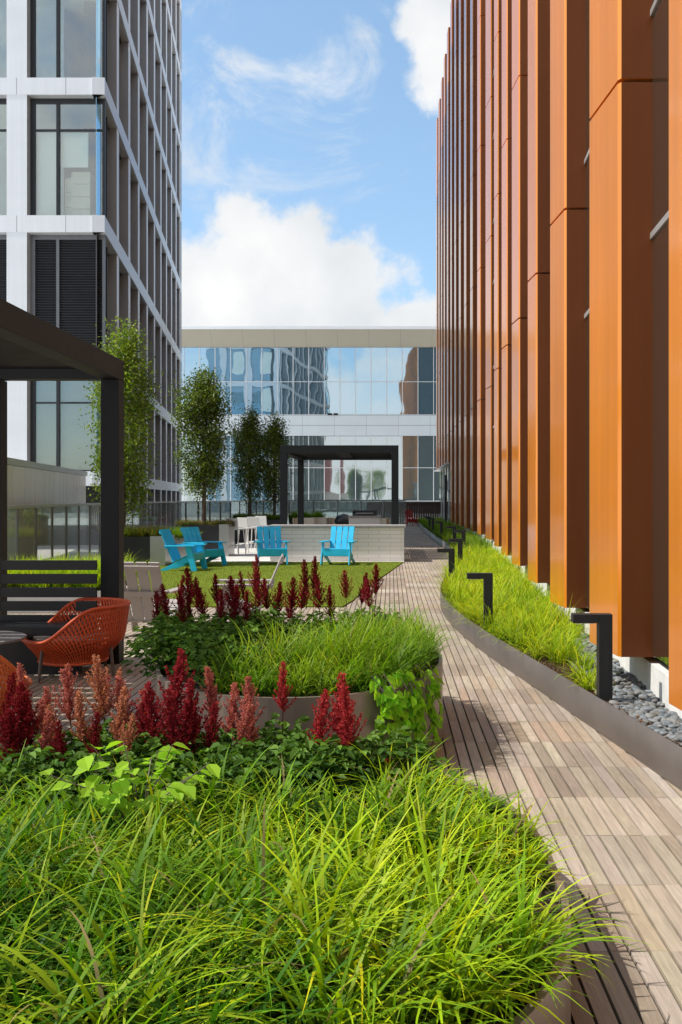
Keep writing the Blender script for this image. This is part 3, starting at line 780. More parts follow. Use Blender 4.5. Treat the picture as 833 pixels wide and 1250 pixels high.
# slatted screen with bench below
def screen():
    o = thing('slatted_bench', 'black bench with horizontal slatted back between the pergola posts', 'bench', (-3.6, 9.6, 0))
    x0, x1 = -4.0, -3.0; y = 9.62
    for k in range(4):
        z = PZ(696, y+.0)-k*.139; MB().box(x0+.003, x1-.003, y, y+.03, z, z+.10).build('back_slat', 'slat_black', o, bevel=.003, world=True)
    MB().box(x0-.06, x0, y-.02, y+.06, 0, 1.10).build('post', 'slat_black', o, world=True)
    MB().box(x0, x1, y-.5, y-.01, .36, .46).build('seat', 'slat_black', o, bevel=.004, world=True)
    MB().box(x0, x1, y-.02, y+.0, .05, .52).build('back_panel', 'slat_black', o, world=True)
    MB().box(x0+.02, x1-.02, y-.46, y-.40, .0, .355).build('base', 'slat_black', o, world=True)
screen()

# ------------------------------------------------------------------ bar counter
def bar():
    x0, x1, y0, y1 = -3.2, .36, 25.05, 25.8
    o = thing('brick_bar', 'white brick bar counter with grey stone top beside the lawn', 'bar counter', (x0, y0, 0))
    MB().box(x0, x1, y0, y1, 0, .905).build('brick_base', 'white_brick', o, world=True)
    MB().box(x0-.04, x1+.05, y0-.05, y1+.05, .91, .975).build('countertop', 'counter_stone', o, bevel=.006, world=True)
    g = thing('grill_cabinet', 'white outdoor grill cabinet with dark hood behind the bar', 'grill', (-.75, 28.2, 0))
    xa, xb = PX(426, 28.2), PX(464, 28.2)
    MB().box(xa, xb, 28.2, 28.9, 0, 1.10).build('cabinet', 'white_plastic', g, bevel=.01, world=True)
    MB().box(xa-.03, xb+.03, 28.17, 28.93, 1.102, 1.16).build('worktop', 'counter_stone', g, world=True)
    hd = MB(); hd.tube([(xa+.1, 28.55, 1.16), (xb-.1, 28.55, 1.16)], .17, 14); hd.build('hood', 'black_frame', g, world=True)
    MB().tube([(xa+.2, 28.36, 1.24), (xb-.2, 28.36, 1.24)], .015, 8).build('handle', 'steel', g, world=True)
    k = thing('kettle_barbecue', 'black round barbecue standing left of the white grill cabinet', 'barbecue', (PX(420, 33), 33, 0))
    MB().lathe([(.05, .62), (.26, .72), (.34, .86), (.34, .9), (.26, 1.05), (.06, 1.14)], 20).build('bowl', 'black_frame', k, smooth=True)
    for a in (0, 2.1, 4.2): MB().tube([(.15*math.cos(a), .15*math.sin(a), .7), (.32*math.cos(a), .32*math.sin(a), 0)], .018, 8).build('leg', 'black_frame', k)
    MB().tube([(-.08, 0, 1.13), (-.06, 0, 1.19), (.06, 0, 1.19), (.08, 0, 1.13)], .012, 8).build('handle', 'steel', k)
bar()

# ------------------------------------------------------------------ chairs
def adirondack(label, m, group):
    o = thing('adirondack_chair', label, 'chair', group=group)
    w = .36
    for s in (-1, 1):
        MB().plank((s*w, -.40, 0), (s*w*.98, -.24, .565), .14, .03, (0, 1, 0)).build('front_leg', m, o, bevel=.004)
        st = MB(); x = s*(w-.035)                   # long rail that becomes the rear foot
        st.hexa([(x-.014, -.36, .25), (x+.014, -.36, .25), (x+.014, .30, .0), (x-.014, .30, .0), (x-.014, -.36, .40), (x+.014, -.36, .40), (x+.014, .48, .0), (x-.014, .48, .0)])
        st.build('rear_leg', m, o, bevel=.003)
        MB().plank((s*w*1.0, -.42, .58), (s*w*.96, .30, .575), .135, .026, (1, 0, 0)).build('arm', m, o, bevel=.005)
    MB().box(-w+.02, w-.02, -.375, -.35, .23, .40).build('apron', m, o, bevel=.003)
    st = MB()
    for k in range(5):
        y = -.345+k*.105; z = .41-k*.045; st.plank((-w+.02, y+.045, z-.015), (w-.02, y+.045, z-.015), .095, .022, (0, 1, -.43))
    st.build('seat', m, o, bevel=.002)
    bk = MB()
    for k in range(4):
        x = (k-1.5)*.150; bk.plank((x, .14, .20), (x*1.06, .46, .945), .134, .022, (1, 0, 0))
    bo = bk.build('backrest', m, o, bevel=.003)
    bt = MB(); bt.plank((-.32, .325, .55), (.32, .325, .55), .07, .025, (0, .4, .92)); bt.plank((-.31, .455, .875), (.31, .455, .875), .06, .025, (0, .4, .92))
    bt.build('back_batten', m, bo, bevel=.003)
    return o
ch = adirondack('blue adirondack chair at the left rear edge of the lawn, seen in profile', 'blue_plastic', 'bright blue adirondack chairs on the lawn')
ch.location = (PX(224, 22.0), 22.0, .022); ch.rotation_euler = (0, 0, R(82))
dup(ch, (PX(248, 23.4), 23.4, .022), R(58), 'blue adirondack chair turned right, just behind the profile chair')
dup(ch, (PX(331, 23.9), 23.9, .022), R(14), 'blue adirondack chair facing forward beside the white bar stools')
dup(ch, (PX(414, 23.9), 23.9, .022), R(-10), 'blue adirondack chair facing forward in front of the brick bar')
gc = adirondack('grey slatted adirondack chair seen from behind beside the pergola post', 'grey_plastic', 'grey adirondack chairs')
gc.location = (PX(183, 11.7), 11.7, 0); gc.rotation_euler = (0, 0, R(172))
g2 = dup(gc, (PX(303, 12.6), 12.6, 0), R(-84), 'pale grey adirondack chair half hidden behind the red plumes on the lawn edge')

def stool():
    o = thing('bar_stool', 'white bar stool at the left end, nearest the lawn', 'bar stool', group='white bar stools beside the brick bar')
    MB().box(-.2, .2, -.2, .2, .735, .765).build('seat', 'white_plastic', o, bevel=.008)
    b = MB(); b.plank((0, .2, .78), (0, .25, 1.08), .40, .02, (1, 0, 0)); b.build('backrest', 'white_plastic', o, bevel=.006)
    for sx in (-1, 1):
        for sy in (-1, 1): MB().tube([(sx*.17, sy*.17, .74), (sx*.22, sy*.22, 0)], .017, 8).build('leg', 'white_plastic', o)
    r = MB(); p = [(-.2, -.2), (.2, -.2), (.2, .2), (-.2, .2), (-.2, -.2)]
    for a, b_ in zip(p[:-1], p[1:]): r.tube([(*a, .28), (*b_, .28)], .012, 6)
    r.build('footrest', 'white_plastic', o)
    return o
st = stool(); st.location = (PX(288, 28.2), 28.2, .012); st.rotation_euler = (0, 0, R(160))
for px, Y, rz, lb in ((302, 29.2, 150, 'white bar stool second from the left, partly overlapped'), (312, 30.4, 170, 'white bar stool third from the left beside the bar'), (322, 31.6, 165, 'white bar stool farthest back at the bar corner')):
    dup(st, (PX(px, Y), Y, .012), R(rz), lb)
for k, (px, Y) in enumerate(((371, 33.5), (392, 34.2), (411, 34.0), (463, 33.0))):
    if k == 0:
        t = thing('lounge_chair', 'beige woven lounge chair leftmost behind the bar', 'chair', (PX(px, Y), Y, 0), R(10), 'beige lounge chairs behind the bar')
        sh = MB(); n = 12; 
        for j in range(n):
            a0 = R(200)*j/n-R(10); a1 = R(200)*(j+1)/n-R(10)
            if j % 1 == 0:
                sh.hexa([(.36*math.cos(a0), .32*math.sin(a0), .34), (.36*math.cos(a1)*.98, .32*math.sin(a1), .34), (.33*math.cos(a1), .29*math.sin(a1), .34), (.33*math.cos(a0), .29*math.sin(a0), .34),
                         (.40*math.cos(a0), .36*math.sin(a0), .98), (.40*math.cos(a1)*.98, .36*math.sin(a1), .98), (.37*math.cos(a1), .33*math.sin(a1), .98), (.37*math.cos(a0), .33*math.sin(a0), .98)])
        sh.build('shell', 'beige_weave', t); MB().box(-.3, .3, -.32, .27, .36, .44).build('seat', 'beige_weave', t, bevel=.02)
        for sx in (-1, 1):
            for sy in (-1, 1): MB().tube([(sx*.26, sy*.24, .4), (sx*.3, sy*.28, 0)], .018, 8).build('leg', 'brown_leg', t)
    else:
        dup(t, (PX(px, Y), Y, 0), R((0, -20, 15, -40)[k]), ('', 'beige woven lounge chair second behind the bar', 'beige woven lounge chair just left of the grill cabinet', 'beige woven lounge chair right of the grill cabinet')[k])
rc = adirondack('small red chair in front of the far timber fence', 'red_paint', 'red chairs'); rc.location = (PX(501, 57), 57, 0); rc.rotation_euler = (0, 0, R(20)); rc['group'] = ''
del rc['group']

# woven tub chairs
def woven_chair(label, m):
    o = thing('woven_armchair', label, 'armchair', group='orange woven armchairs under the pergola')
    rx, ry = .50, .46
    def rim(th):                                   # th=0 at the back, +-pi at the front
        a = abs(th)/math.pi
        return .37 + .31*(1-smooth((a-.40)/.36))
    def smooth(x): x = max(0, min(1, x)); return x*x*(3-2*x)
    def S(th, h, off=0.0):
        zt = rim(th); z = .15+h*(zt-.15)
        f = .70+.30*smooth((z-.15)/.24)+.03*h
        lean = .06*h*max(0, math.cos(th))
        return Vector(((rx*f+off)*math.sin(th), (ry*f+off)*math.cos(th)+lean, z))
    NT = 96; TH = R(179.9); NV = 10
    wv = MB()
    for fam in (1, -1):
        for k in range(-6, NT+6):
            pts = []
            for j in range(NV+1):
                h = j/NV; u = k + fam*h*5.5
                if 0 <= u <= NT: pts.append((u, h))
            for (u0, h0), (u1, h1) in zip(pts[:-1], pts[1:]):
                ta, tb = -TH+2*TH*u0/NT, -TH+2*TH*u1/NT; w = .52*2*TH/NT*.5
                of = .006*fam
                a = [S(ta-w, h0, of), S(ta+w, h0, of), S(tb+w, h1, of), S(tb-w, h1, of)]; b = [S(ta-w, h0, of-.008), S(ta+w, h0, of-.008), S(tb+w, h1, of-.008), S(tb-w, h1, of-.008)]
                wv.hexa(b+a)
    wv.build('woven_shell', m, o)
    rm = MB(); rm.tube([S(-TH+2*TH*k/60, 1.0) for k in range(61)], .017, 8); ends = [S(-TH, 1.0), S(TH, 1.0)]
    ring = MB(); ring.tube([S(-math.pi+2*math.pi*k/48, 0) for k in range(49)], .015, 8); ring.build('base_ring', m, o)
    rm.build('rim', m, o, smooth=True)
    se = MB(); n = 30; i0 = 0
    se.v = [(rx*.80*math.sin(2*math.pi*k/n), ry*.80*math.cos(2*math.pi*k/n), .335) for k in range(n)] + [(rx*.82*math.sin(2*math.pi*k/n), ry*.82*math.cos(2*math.pi*k/n), .375) for k in range(n)]
    se.f = [tuple(range(n-1, -1, -1)), tuple(range(n, 2*n))] + [(k, (k+1) % n, n+(k+1) % n, n+k) for k in range(n)]
    so2 = se.build('seat_cushion', 'brown_leg', o)
    stp = MB()
    for k in range(-5, 6):
        x = k*.07; yl = ry*.80*math.sqrt(max(0, 1-(x/(rx*.82))**2)); stp.box(x-.006, x+.006, -yl, yl, .372, .379)
    stp.build('stripe', 'grey_plastic', so2)
    for (a, zt) in ((R(140), .34), (R(-140), .34), (R(40), .42), (R(-40), .42)):
        MB().tube([(rx*.86*math.sin(a), ry*.86*math.cos(a), zt), (rx*.98*math.sin(a), ry*.98*math.cos(a), 0)], [.019, .014], 8).build('leg', 'brown_leg', o)
    return o
w1 = woven_chair('orange woven tub armchair in front of the black slatted bench', 'orange_weave')
w1.location = (PX(90, 9.15), 9.15, 0); w1.rotation_euler = (0, 0, R(-66)); w1.scale = (.98, .98, 1.0)
w2 = woven_chair('orange woven armchair cut off by the left edge, tinted as sunlit', 'orange_weave_sunlit')
w2.location = (-3.10, 6.75, 0); w2.rotation_euler = (0, 0, R(-215))
tb = thing('round_table', 'low round table with grey top beside the orange armchairs', 'table', (PX(-28, 8.5), 8.5, 0))
MB().lathe([(.41, .43), (.42, .437), (.42, .452), (.41, .458)], 40).build('tabletop', 'table_grey', tb)
MB().lathe([(.22, 0), (.22, .015), (.04, .03), (.035, .43)], 20).build('pedestal', 'slat_black', tb)

# ------------------------------------------------------------------ planters
def ring_planter(name, label, cx, cy, rx, ry, h, p, m, soil_z, n=96):
    o = thing(name, label, 'planter', (cx, cy, 0), group='curved bronze steel planters')
    def pt(a, k=0.0):
        c, s = math.cos(a), math.sin(a); return (cx+(rx-k)*abs(c)**(2/p)*(1 if c > 0 else -1), cy+(ry-k)*abs(s)**(2/p)*(1 if s > 0 else -1))
    w = MB(); th = .025
    for j in range(n):
        a, b = 2*math.pi*j/n, 2*math.pi*(j+1)/n
        A, B, C_, D = pt(a), pt(b), pt(b, th), pt(a, th)
        i = len(w.v)
        w.v += [(*A, 0), (*B, 0), (*B, h), (*A, h), (*C_, h), (*D, h), (*C_, soil_z-.05), (*D, soil_z-.05)]
        w.f += [(i, i+1, i+2, i+3), (i+3, i+2, i+4, i+5), (i+5, i+4, i+6, i+7)]
    w.build('wall', m, o, world=True, smooth=False)
    s = MB(); P = [(*pt(2*math.pi*j/n, th*.5), soil_z) for j in range(n)]; s.v = P; s.f = [tuple(range(n))]
    s.build('soil', 'soil', o, world=True)
    return pt
FP = dict(cx=-1.15, cy=3.60, rx=1.78, ry=1.66, p=2.5)
MP = dict(cx=-.64, cy=6.95, rx=1.02, ry=1.46, p=2.1)
ring_planter('curved_planter', 'large curved bronze planter full of long grass in the foreground', FP['cx'], FP['cy'], FP['rx'], FP['ry'], .32, FP['p'], 'planter_bronze', .27)
mpt = ring_planter('curved_planter', 'round bronze planter with red astilbe and grass in mid view', MP['cx'], MP['cy'], MP['rx'], MP['ry'], .55, MP['p'], 'planter_bronze', .50)

def in_super(x, y, P, k=0.0):
    return (abs((x-P['cx'])/(P['rx']-k)))**P['p'] + (abs((y-P['cy'])/(P['ry']-k)))**P['p'] < 1

def grass_bed(name, label, tufts, per, length, width, cols, spread=.05, tilt=(.05, .7), droop=(.5, 1.7), S=6, lean=None, m='grass_leaf', zf=None, cf=None):
    """tufts: (x, y, z) roots; cols: list of (base, tip) colour pairs"""
    root = []; az = []; ln = []; wd = []; ti = []; dr = []; c0 = []; c1 = []
    for (x, y, z) in tufts:
        k = max(3, int(per*rnd.uniform(.7, 1.3))); sz = rnd.uniform(.75, 1.2)*(zf(x, y) if zf else 1)
        base, tip = rnd.choice(cf(x, y) if cf else cols); lx, ly = lean(x, y) if lean else (0, 0)
        for _ in range(k):
            a = rnd.uniform(0, 6.283)
            vx, vy = math.cos(a)+lx, math.sin(a)+ly; a = math.atan2(vy, vx)
            root.append((x+rnd.gauss(0, spread), y+rnd.gauss(0, spread), z)); az.append(a)
            l = length*sz*rnd.uniform(.55, 1.15); ln.append(l); wd.append(width*rnd.uniform(.6, 1.25))
            ti.append(rnd.uniform(*tilt)); dr.append(rnd.uniform(*droop))
            g = rnd.uniform(.75, 1.25); y_ = rnd.random()
            t_ = (.42, .31, .13) if y_ > .972 else (tip[0]*1.5, tip[1]*1.12, tip[2]) if y_ > .88 else tip
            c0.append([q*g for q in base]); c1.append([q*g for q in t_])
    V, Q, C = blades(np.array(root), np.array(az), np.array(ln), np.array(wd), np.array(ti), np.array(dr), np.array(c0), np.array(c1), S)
    return tag(link(name, np_mesh(name, V, Q, C, True), m), label, 'grass', kind='stuff')

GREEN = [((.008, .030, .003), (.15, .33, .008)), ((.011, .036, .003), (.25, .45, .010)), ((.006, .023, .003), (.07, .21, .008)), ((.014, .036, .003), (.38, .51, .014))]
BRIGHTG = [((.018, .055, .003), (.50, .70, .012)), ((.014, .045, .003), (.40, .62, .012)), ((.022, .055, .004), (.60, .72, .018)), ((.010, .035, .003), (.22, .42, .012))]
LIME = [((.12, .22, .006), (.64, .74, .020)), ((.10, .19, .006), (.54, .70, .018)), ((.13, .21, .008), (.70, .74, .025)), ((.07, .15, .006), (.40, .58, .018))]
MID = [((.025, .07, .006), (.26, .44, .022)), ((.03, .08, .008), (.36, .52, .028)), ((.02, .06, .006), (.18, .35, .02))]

def scatter(n, box, ok, dmin):
    pts = []; tries = 0
    while len(pts) < n and tries < n*60:
        tries += 1; x = rnd.uniform(box[0], box[1]); y = rnd.uniform(box[2], box[3])
        if not ok(x, y): continue
        if any((x-a)**2+(y-b)**2 < dmin*dmin for a, b in pts): continue
        pts.append((x, y))
    return pts
def out_lean(P, s=1.0):
    def f(x, y):
        dx, dy = (x-P['cx'])/P['rx'], (y-P['cy'])/P['ry']; r = math.hypot(dx, dy)
        k = s*max(0, (r-.55))*2.2; return (dx/(r+1e-6)*k, dy/(r+1e-6)*k)
    return f
# foreground
def astilbe_zone(x, y): return y > 4.22+.10*math.sin(x*5) and x < -.05+.0*y
fp = scatter(180, (-2.6, .7, 1.95, 5.2), lambda x, y: in_super(x, y, FP, .09) and not astilbe_zone(x, y) and x > -.46*y-.5, .128)
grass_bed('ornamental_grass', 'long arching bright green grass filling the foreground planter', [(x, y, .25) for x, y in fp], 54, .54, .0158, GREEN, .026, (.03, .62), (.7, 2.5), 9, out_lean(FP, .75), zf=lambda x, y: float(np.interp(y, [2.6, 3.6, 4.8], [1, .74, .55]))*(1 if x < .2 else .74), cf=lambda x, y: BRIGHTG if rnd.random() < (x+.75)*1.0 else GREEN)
# mid planter
mp = scatter(140, (-1.7, .5, 5.4, 8.5), lambda x, y: in_super(x, y, MP, .10) and (x > -1.0+.55*(y-5.9) or (y < 6.15 and x > -1.05)), .095)
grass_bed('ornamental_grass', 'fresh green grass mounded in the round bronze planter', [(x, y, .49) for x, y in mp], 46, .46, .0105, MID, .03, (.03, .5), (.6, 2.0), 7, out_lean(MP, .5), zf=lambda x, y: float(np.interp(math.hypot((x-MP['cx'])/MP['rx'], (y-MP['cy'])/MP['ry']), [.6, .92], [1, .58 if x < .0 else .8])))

# ------------------------------------------------------------------ astilbe
def plume_mesh(hh, wmax, seed, ca, cb, dense=1.0):
    r = np.random.default_rng(seed); P = []; D = []; Lh = []; Cc = []
    nb = int(44*dense)
    for k in range(nb):
        t = (k+.5)/nb; z = .30*hh + .70*hh*t
        bl = wmax*(1-t)**.95*(.35+1.25*r.random()) + .007
        a = k*2.4+r.random()*.8; up = .75+.7*t+.3*r.random()
        nfl = max(4, int(18*(1-t)**.6))
        for j in range(nfl):
            u = (j+.6)/nfl; x = bl*u*math.cos(a); y = bl*u*math.sin(a); zz = z + bl*u*up*(.6+.6*u)
            for q in range(4):
                sg = .0046*(1.15-.75*u); P.append((x+r.normal()*sg, y+r.normal()*sg, zz+r.normal()*sg))
                D.append(r.normal(size=3)+np.array((math.cos(a)*.6, math.sin(a)*.6, .8))); Lh.append(.007+.0065*r.random())
                f = np.clip(.5*r.random()+.5*t*r.random()+.15*u, 0, 1); Cc.append(np.array(ca)*(1-f)+np.array(cb)*f)
    P = np.array(P); D = np.array(D); n = len(P)
    part = leaves(P, D, r.normal(size=(n, 3)), np.array(Lh), np.array(Lh)*.8, np.array(Cc))
    st = MB(); st.tube([(0, 0, -.12), (.003, 0, hh*.5), (0, 0, hh*.98)], [.0035, .003, .001], 5, cap=False)
    sv = np.array(st.v); sq = np.array(st.f); sc = np.tile(np.array([(.09, .03, .015)]), (len(sv), 1))
    V, Q, C = merge([part, (sv, sq, sc)])
    me = np_mesh('plume', V, Q, C); me.materials.append(MATS['plume']); return me
RED = ((.20, .010, .020), (.46, .045, .06)); DARK = ((.11, .005, .010), (.30, .018, .028)); PINK = ((.36, .055, .055), (.70, .26, .22)); TAN = ((.40, .11, .07), (.72, .34, .22)); BRIGHT = ((.34, .018, .03), (.62, .08, .085))
PL = {}
for nm, cpair in (('red', RED), ('dark', DARK), ('pink', PINK), ('tan', TAN), ('bright', BRIGHT)):
    PL[nm] = [plume_mesh(.40, (.062, .048, .072, .054)[s], 10*len(PL)+s, *cpair, (1, .9, 1.1, .75)[s]) for s in range(4)]
FOL = []
def foliage_mesh(seed, rad, hh, n_stem=30, cbase=(.045, .105, .018), ctip=(.13, .23, .03), lsz=.052):
    r = np.random.default_rng(seed); P = []; D = []; Nn = []; Ls = []; Cc = []
    for k in range(n_stem):
        a = r.random()*6.283; rr = rad*math.sqrt(r.random()); top = hh*(1-.55*(rr/rad)**2)*(.7+.4*r.random())
        c = np.array((rr*math.cos(a), rr*math.sin(a), top)); f = r.random()
        for q in range(9):
            b = r.random()*6.283; off = np.array((math.cos(b), math.sin(b), .1))*(.02+.055*r.random())
            P.append(c+off+np.array((0, 0, r.normal()*.012))); D.append(off/np.linalg.norm(off)+np.array((0, 0, -.25+r.normal()*.25)))
            Nn.append(np.array((r.normal()*.35, r.normal()*.35, 1))); Ls.append(lsz*(.6+.7*r.random())); g = .7+.6*r.random(); Cc.append((np.array(cbase)*(1-f)+np.array(ctip)*f)*g)
        for q in range(4):   # lower leaves
            b = r.random()*6.283; P.append(np.array((c[0]*1.05+.05*math.cos(b), c[1]*1.05+.05*math.sin(b), top*r.random()*.8))); D.append(np.array((math.cos(b), math.sin(b), -.2))); Nn.append(np.array((0, 0, 1.0))+r.normal(size=3)*.3); Ls.append(lsz*(.7+.6*r.random())); Cc.append(np.array(cbase)*(.6+.5*r.random()))
    Ls = np.array(Ls); V, Q, C = leaves(np.array(P), np.array(D), np.array(Nn), Ls, Ls*.62, np.array(Cc))
    me = np_mesh('foliage', V, Q, C); me.materials.append(MATS['astilbe_leaf']); return me
FOL = [foliage_mesh(s, .21, .26) for s in range(4)]
nplant = [0]
def astilbe(x, y, z, plumes, label, group):
    """plumes: list of (dx, dy, plume kind, scale, tilt x, tilt y)"""
    o = thing('astilbe', label, 'flowering plant', (x, y, z), group=group)
    i = nplant[0]; nplant[0] += 1
    f = bpy.data.objects.new('foliage', FOL[i % 4]); col.objects.link(f); f.parent = o; f.rotation_euler = (0, 0, rnd.uniform(0, 6.28)); s = rnd.uniform(.9, 1.15); f.scale = (s, s, rnd.uniform(.85, 1.15))
    for k, (dx, dy, kind, sz, h) in enumerate(plumes):
        p = bpy.data.objects.new('plume', PL[kind][rnd.randrange(4)]); col.objects.link(p); p.parent = o
        p.location = (dx, dy, h); p.scale = (sz*rnd.uniform(.9, 1.15),)*2+(sz,); p.rotation_euler = (rnd.uniform(-.2, .2), rnd.uniform(-.2, .2), rnd.uniform(0, 6.28))
    return o
def plumes_at(lst, Y0, zsoil, label_of, group, hpx=105):
    """lst: (px, top py, kind, size, Y). plumes close together become one plant"""
    lst = sorted(lst); i = 0
    while i < len(lst):
        g = [lst[i]]; j = i+1
        while j < len(lst) and lst[j][0]-g[0][0] < 34 and len(g) < 4: g.append(lst[j]); j += 1
        cx = sum(PX(q[0], q[4]) for q in g)/len(g); cy = sum(q[4] for q in g)/len(g)
        pl = []
        for q in g:
            zt = PZ(q[1], q[4]); hh = .40*q[3]; pl.append((PX(q[0], q[4])-cx, q[4]-cy, q[2], q[3], zt-hh-zsoil))
        kinds = [q[2] for q in g]; kd = max(set(kinds), key=kinds.count)
        astilbe(cx, cy, zsoil, pl, label_of(kd), group); i = j
front = [(4, 826, 'dark', 1.05, 4.5), (22, 838, 'dark', 1.1, 4.45), (40, 846, 'dark', .95, 4.7), (62, 838, 'pink', .9, 4.8), (70, 862, 'tan', .85, 4.6), (88, 815, 'pink', 1.0, 4.9), (104, 842, 'tan', .95, 4.7), (112, 868, 'dark', .8, 4.45), (130, 800, 'tan', 1.1, 4.9), (138, 842, 'tan', .9, 4.6), (78, 880, 'dark', .75, 4.4),
         (160, 826, 'pink', .95, 4.9), (168, 858, 'dark', .85, 4.65), (203, 797, 'red', 1.3, 4.75), (192, 836, 'red', 1.05, 4.6), (216, 842, 'red', 1.05, 4.6), (238, 830, 'red', 1.15, 4.65), (228, 862, 'dark', .9, 4.5), (252, 856, 'red', .8, 4.6), (266, 812, 'pink', .95, 4.85), (280, 838, 'pink', .9, 4.7), (302, 828, 'pink', .95, 4.75), (310, 852, 'pink', .8, 4.65), (345, 811, 'bright', .85, 4.75),
         (381, 845, 'bright', .95, 4.55), (413, 826, 'bright', 1.05, 4.5), (431, 838, 'bright', 1.0, 4.45), (422, 850, 'bright', .85, 4.5), (14, 868, 'dark', .9, 4.4), (50, 872, 'pink', .8, 4.5), (148, 872, 'tan', .7, 4.5), (478, 926, 'bright', .35, 4.5), (30, 812, 'pink', .8, 5.0), (52, 850, 'pink', .75, 4.75), (118, 826, 'pink', .85, 4.95), (146, 818, 'tan', .8, 5.0), (178, 842, 'pink', .8, 4.9), (290, 856, 'pink', .8, 4.6), (258, 842, 'pink', .85, 4.8)]
plumes_at(front, 4.7, .27, lambda k: {'dark': 'deep red astilbe with dark plumes in the foreground planter', 'red': 'tall red astilbe with broad plumes in the foreground planter', 'pink': 'faded pink astilbe with pale plumes in the foreground planter', 'tan': 'tan and pink fading astilbe in the foreground planter', 'bright': 'bright crimson astilbe spikes in front of the round planter wall'}[k], 'astilbe plants at the back of the foreground planter')
mid = []
for (px, py) in ((196, 722), (206, 714), (218, 704), (226, 722), (234, 694), (243, 706), (252, 716), (266, 702), (270, 720), (284, 716), (290, 704), (300, 698), (312, 678), (318, 702), (328, 706), (336, 712), (357, 706), (352, 722), (366, 704), (374, 684), (383, 680), (392, 702), (404, 716), (424, 697), (440, 698), (458, 690), (452, 708), (210, 738), (236, 730), (300, 722)):
    Y = rnd.uniform(7.5, 8.15) if px > 330 else rnd.uniform(7.2, 7.8)
    mid.append((px, py, 'dark' if rnd.random() < .75 else 'red', rnd.uniform(.75, 1.0), Y))
plumes_at(mid, 7.6, .50, lambda k: 'dark red astilbe flowering in the round bronze planter', 'dark red astilbe plants in the round planter')
# extra foliage-only clumps
for (px, Y, z) in ((20, 4.3, .27), (70, 4.3, .27), (120, 4.28, .27), (170, 4.3, .27), (225, 4.3, .27), (280, 4.3, .27), (330, 4.35, .27), (380, 4.4, .27), (430, 4.6, .27), (150, 4.9, .27), (320, 4.8, .27), (470, 4.75, .27)):
    astilbe(PX(px, Y), Y, z, [], 'leafy green astilbe clump without flowers in the foreground planter', 'flowerless astilbe clumps in the foreground')
for (px, Y) in ((205, 7.0), (225, 6.6), (255, 6.4), (275, 6.1), (215, 7.4), (300, 6.9), (320, 7.5), (250, 7.0), (285, 7.4), (205, 6.65)):
    astilbe(PX(px, Y), Y, .50, [], 'leafy green astilbe clump at the left side of the round planter', 'flowerless astilbe clumps in the round planter')

# lime leaved shoots and the trailing vine
def lime_plant():
    o = thing('broad_leaved_plant', 'pale lime broad leaved plant among the foreground grass', 'plant', (PX(170, 3.75), 3.75, .27))
    st = MB(); P = []; D = []; Nn = []; Ls = []; C = []
    for k in range(14):
        a = rnd.uniform(0, 6.28); l = rnd.uniform(.12, .36); pts = [(0, 0, 0), (.35*l*math.cos(a), .35*l*math.sin(a), .26), (l*math.cos(a), l*math.sin(a)*.6, .40+rnd.uniform(-.06, .05))]
        st.tube(pts, [.004, .003, .002], 5)
        for t in np.linspace(.35, 1, 6):
            q = Vector(pts[1]).lerp(Vector(pts[2]), (t-.35)/.65); b = a+rnd.choice((-1, 1))*rnd.uniform(.4, 1.3)
            P.append(tuple(q)); D.append((math.cos(b), math.sin(b), rnd.uniform(-.5, .1))); Nn.append((rnd.gauss(0, .2), rnd.gauss(0, .2)-.2, 1)); Ls.append(rnd.uniform(.06, .10)); g = rnd.uniform(.8, 1.2); C.append((.26*g, .42*g, .03*g))
    st.build('stem', 'brown_leg', o)
    Ls = np.array(Ls); V, Q, Cc = leaves(np.array(P), np.array(D), np.array(Nn), Ls, Ls*.72, np.array(C), .12)
    link('foliage', np_mesh('foliage', V, Q, Cc), 'lime_leaf', o)
lime_plant()
def vine():
    o = thing('trailing_vine', 'lime green vine trailing down the round planter wall', 'vine', (mpt(R(-42))[0], mpt(R(-42))[1], .5))
    w = wloc(o); st = MB(); P = []; D = []; Nn = []; Ls = []; C = []
    for k in range(27):
        a = R(rnd.uniform(-60, -18)); px, py = mpt(a); nx, ny = math.cos(a)/MP['rx'], math.sin(a)/MP['ry']; q = math.hypot(nx, ny); nx /= q; ny /= q
        zb = rnd.uniform(.03, .36) if -56 < math.degrees(a) < -24 else rnd.uniform(.28, .5)
        sw = rnd.uniform(-.10, .10); pts = []
        for t in np.linspace(0, 1, 9):
            if t < .22: z = .52+.12*math.sin(t/.22*math.pi); off = -.14+.18*t/.22
            else: z = .55-(t-.22)/.78*(.55-zb); off = .045+.02*math.sin(t*9+k)
            pts.append((px+nx*off-ny*sw*t-w[0], py+ny*off+nx*sw*t-w[1], z-w[2]))
        st.tube(pts, .0025, 4, cap=False)
        for j in range(8):
            A = Vector(pts[j]); B = Vector(pts[j+1])
            for s in range(2):
                p = A.lerp(B, rnd.random()); side = rnd.choice((-1, 1))
                P.append(p); D.append((nx*.5-ny*side*.7, ny*.5+nx*side*.7, -.75+rnd.gauss(0, .25))); Nn.append((nx+rnd.gauss(0, .25), ny+rnd.gauss(0, .25), .6)); Ls.append(rnd.uniform(.05, .09)); g = rnd.uniform(.75, 1.35); f = rnd.random()
                C.append(((.17+.16*f)*g, (.40+.16*f)*g, .03*g))
    st.build('stem', 'brown_leg', o)
    Ls = np.array(Ls); V, Q, Cc = leaves(np.array(P), np.array(D), np.array(Nn), Ls, Ls*.68, np.array(C), .15)
    link('foliage', np_mesh('foliage', V, Q, Cc), 'lime_leaf', o)
vine()

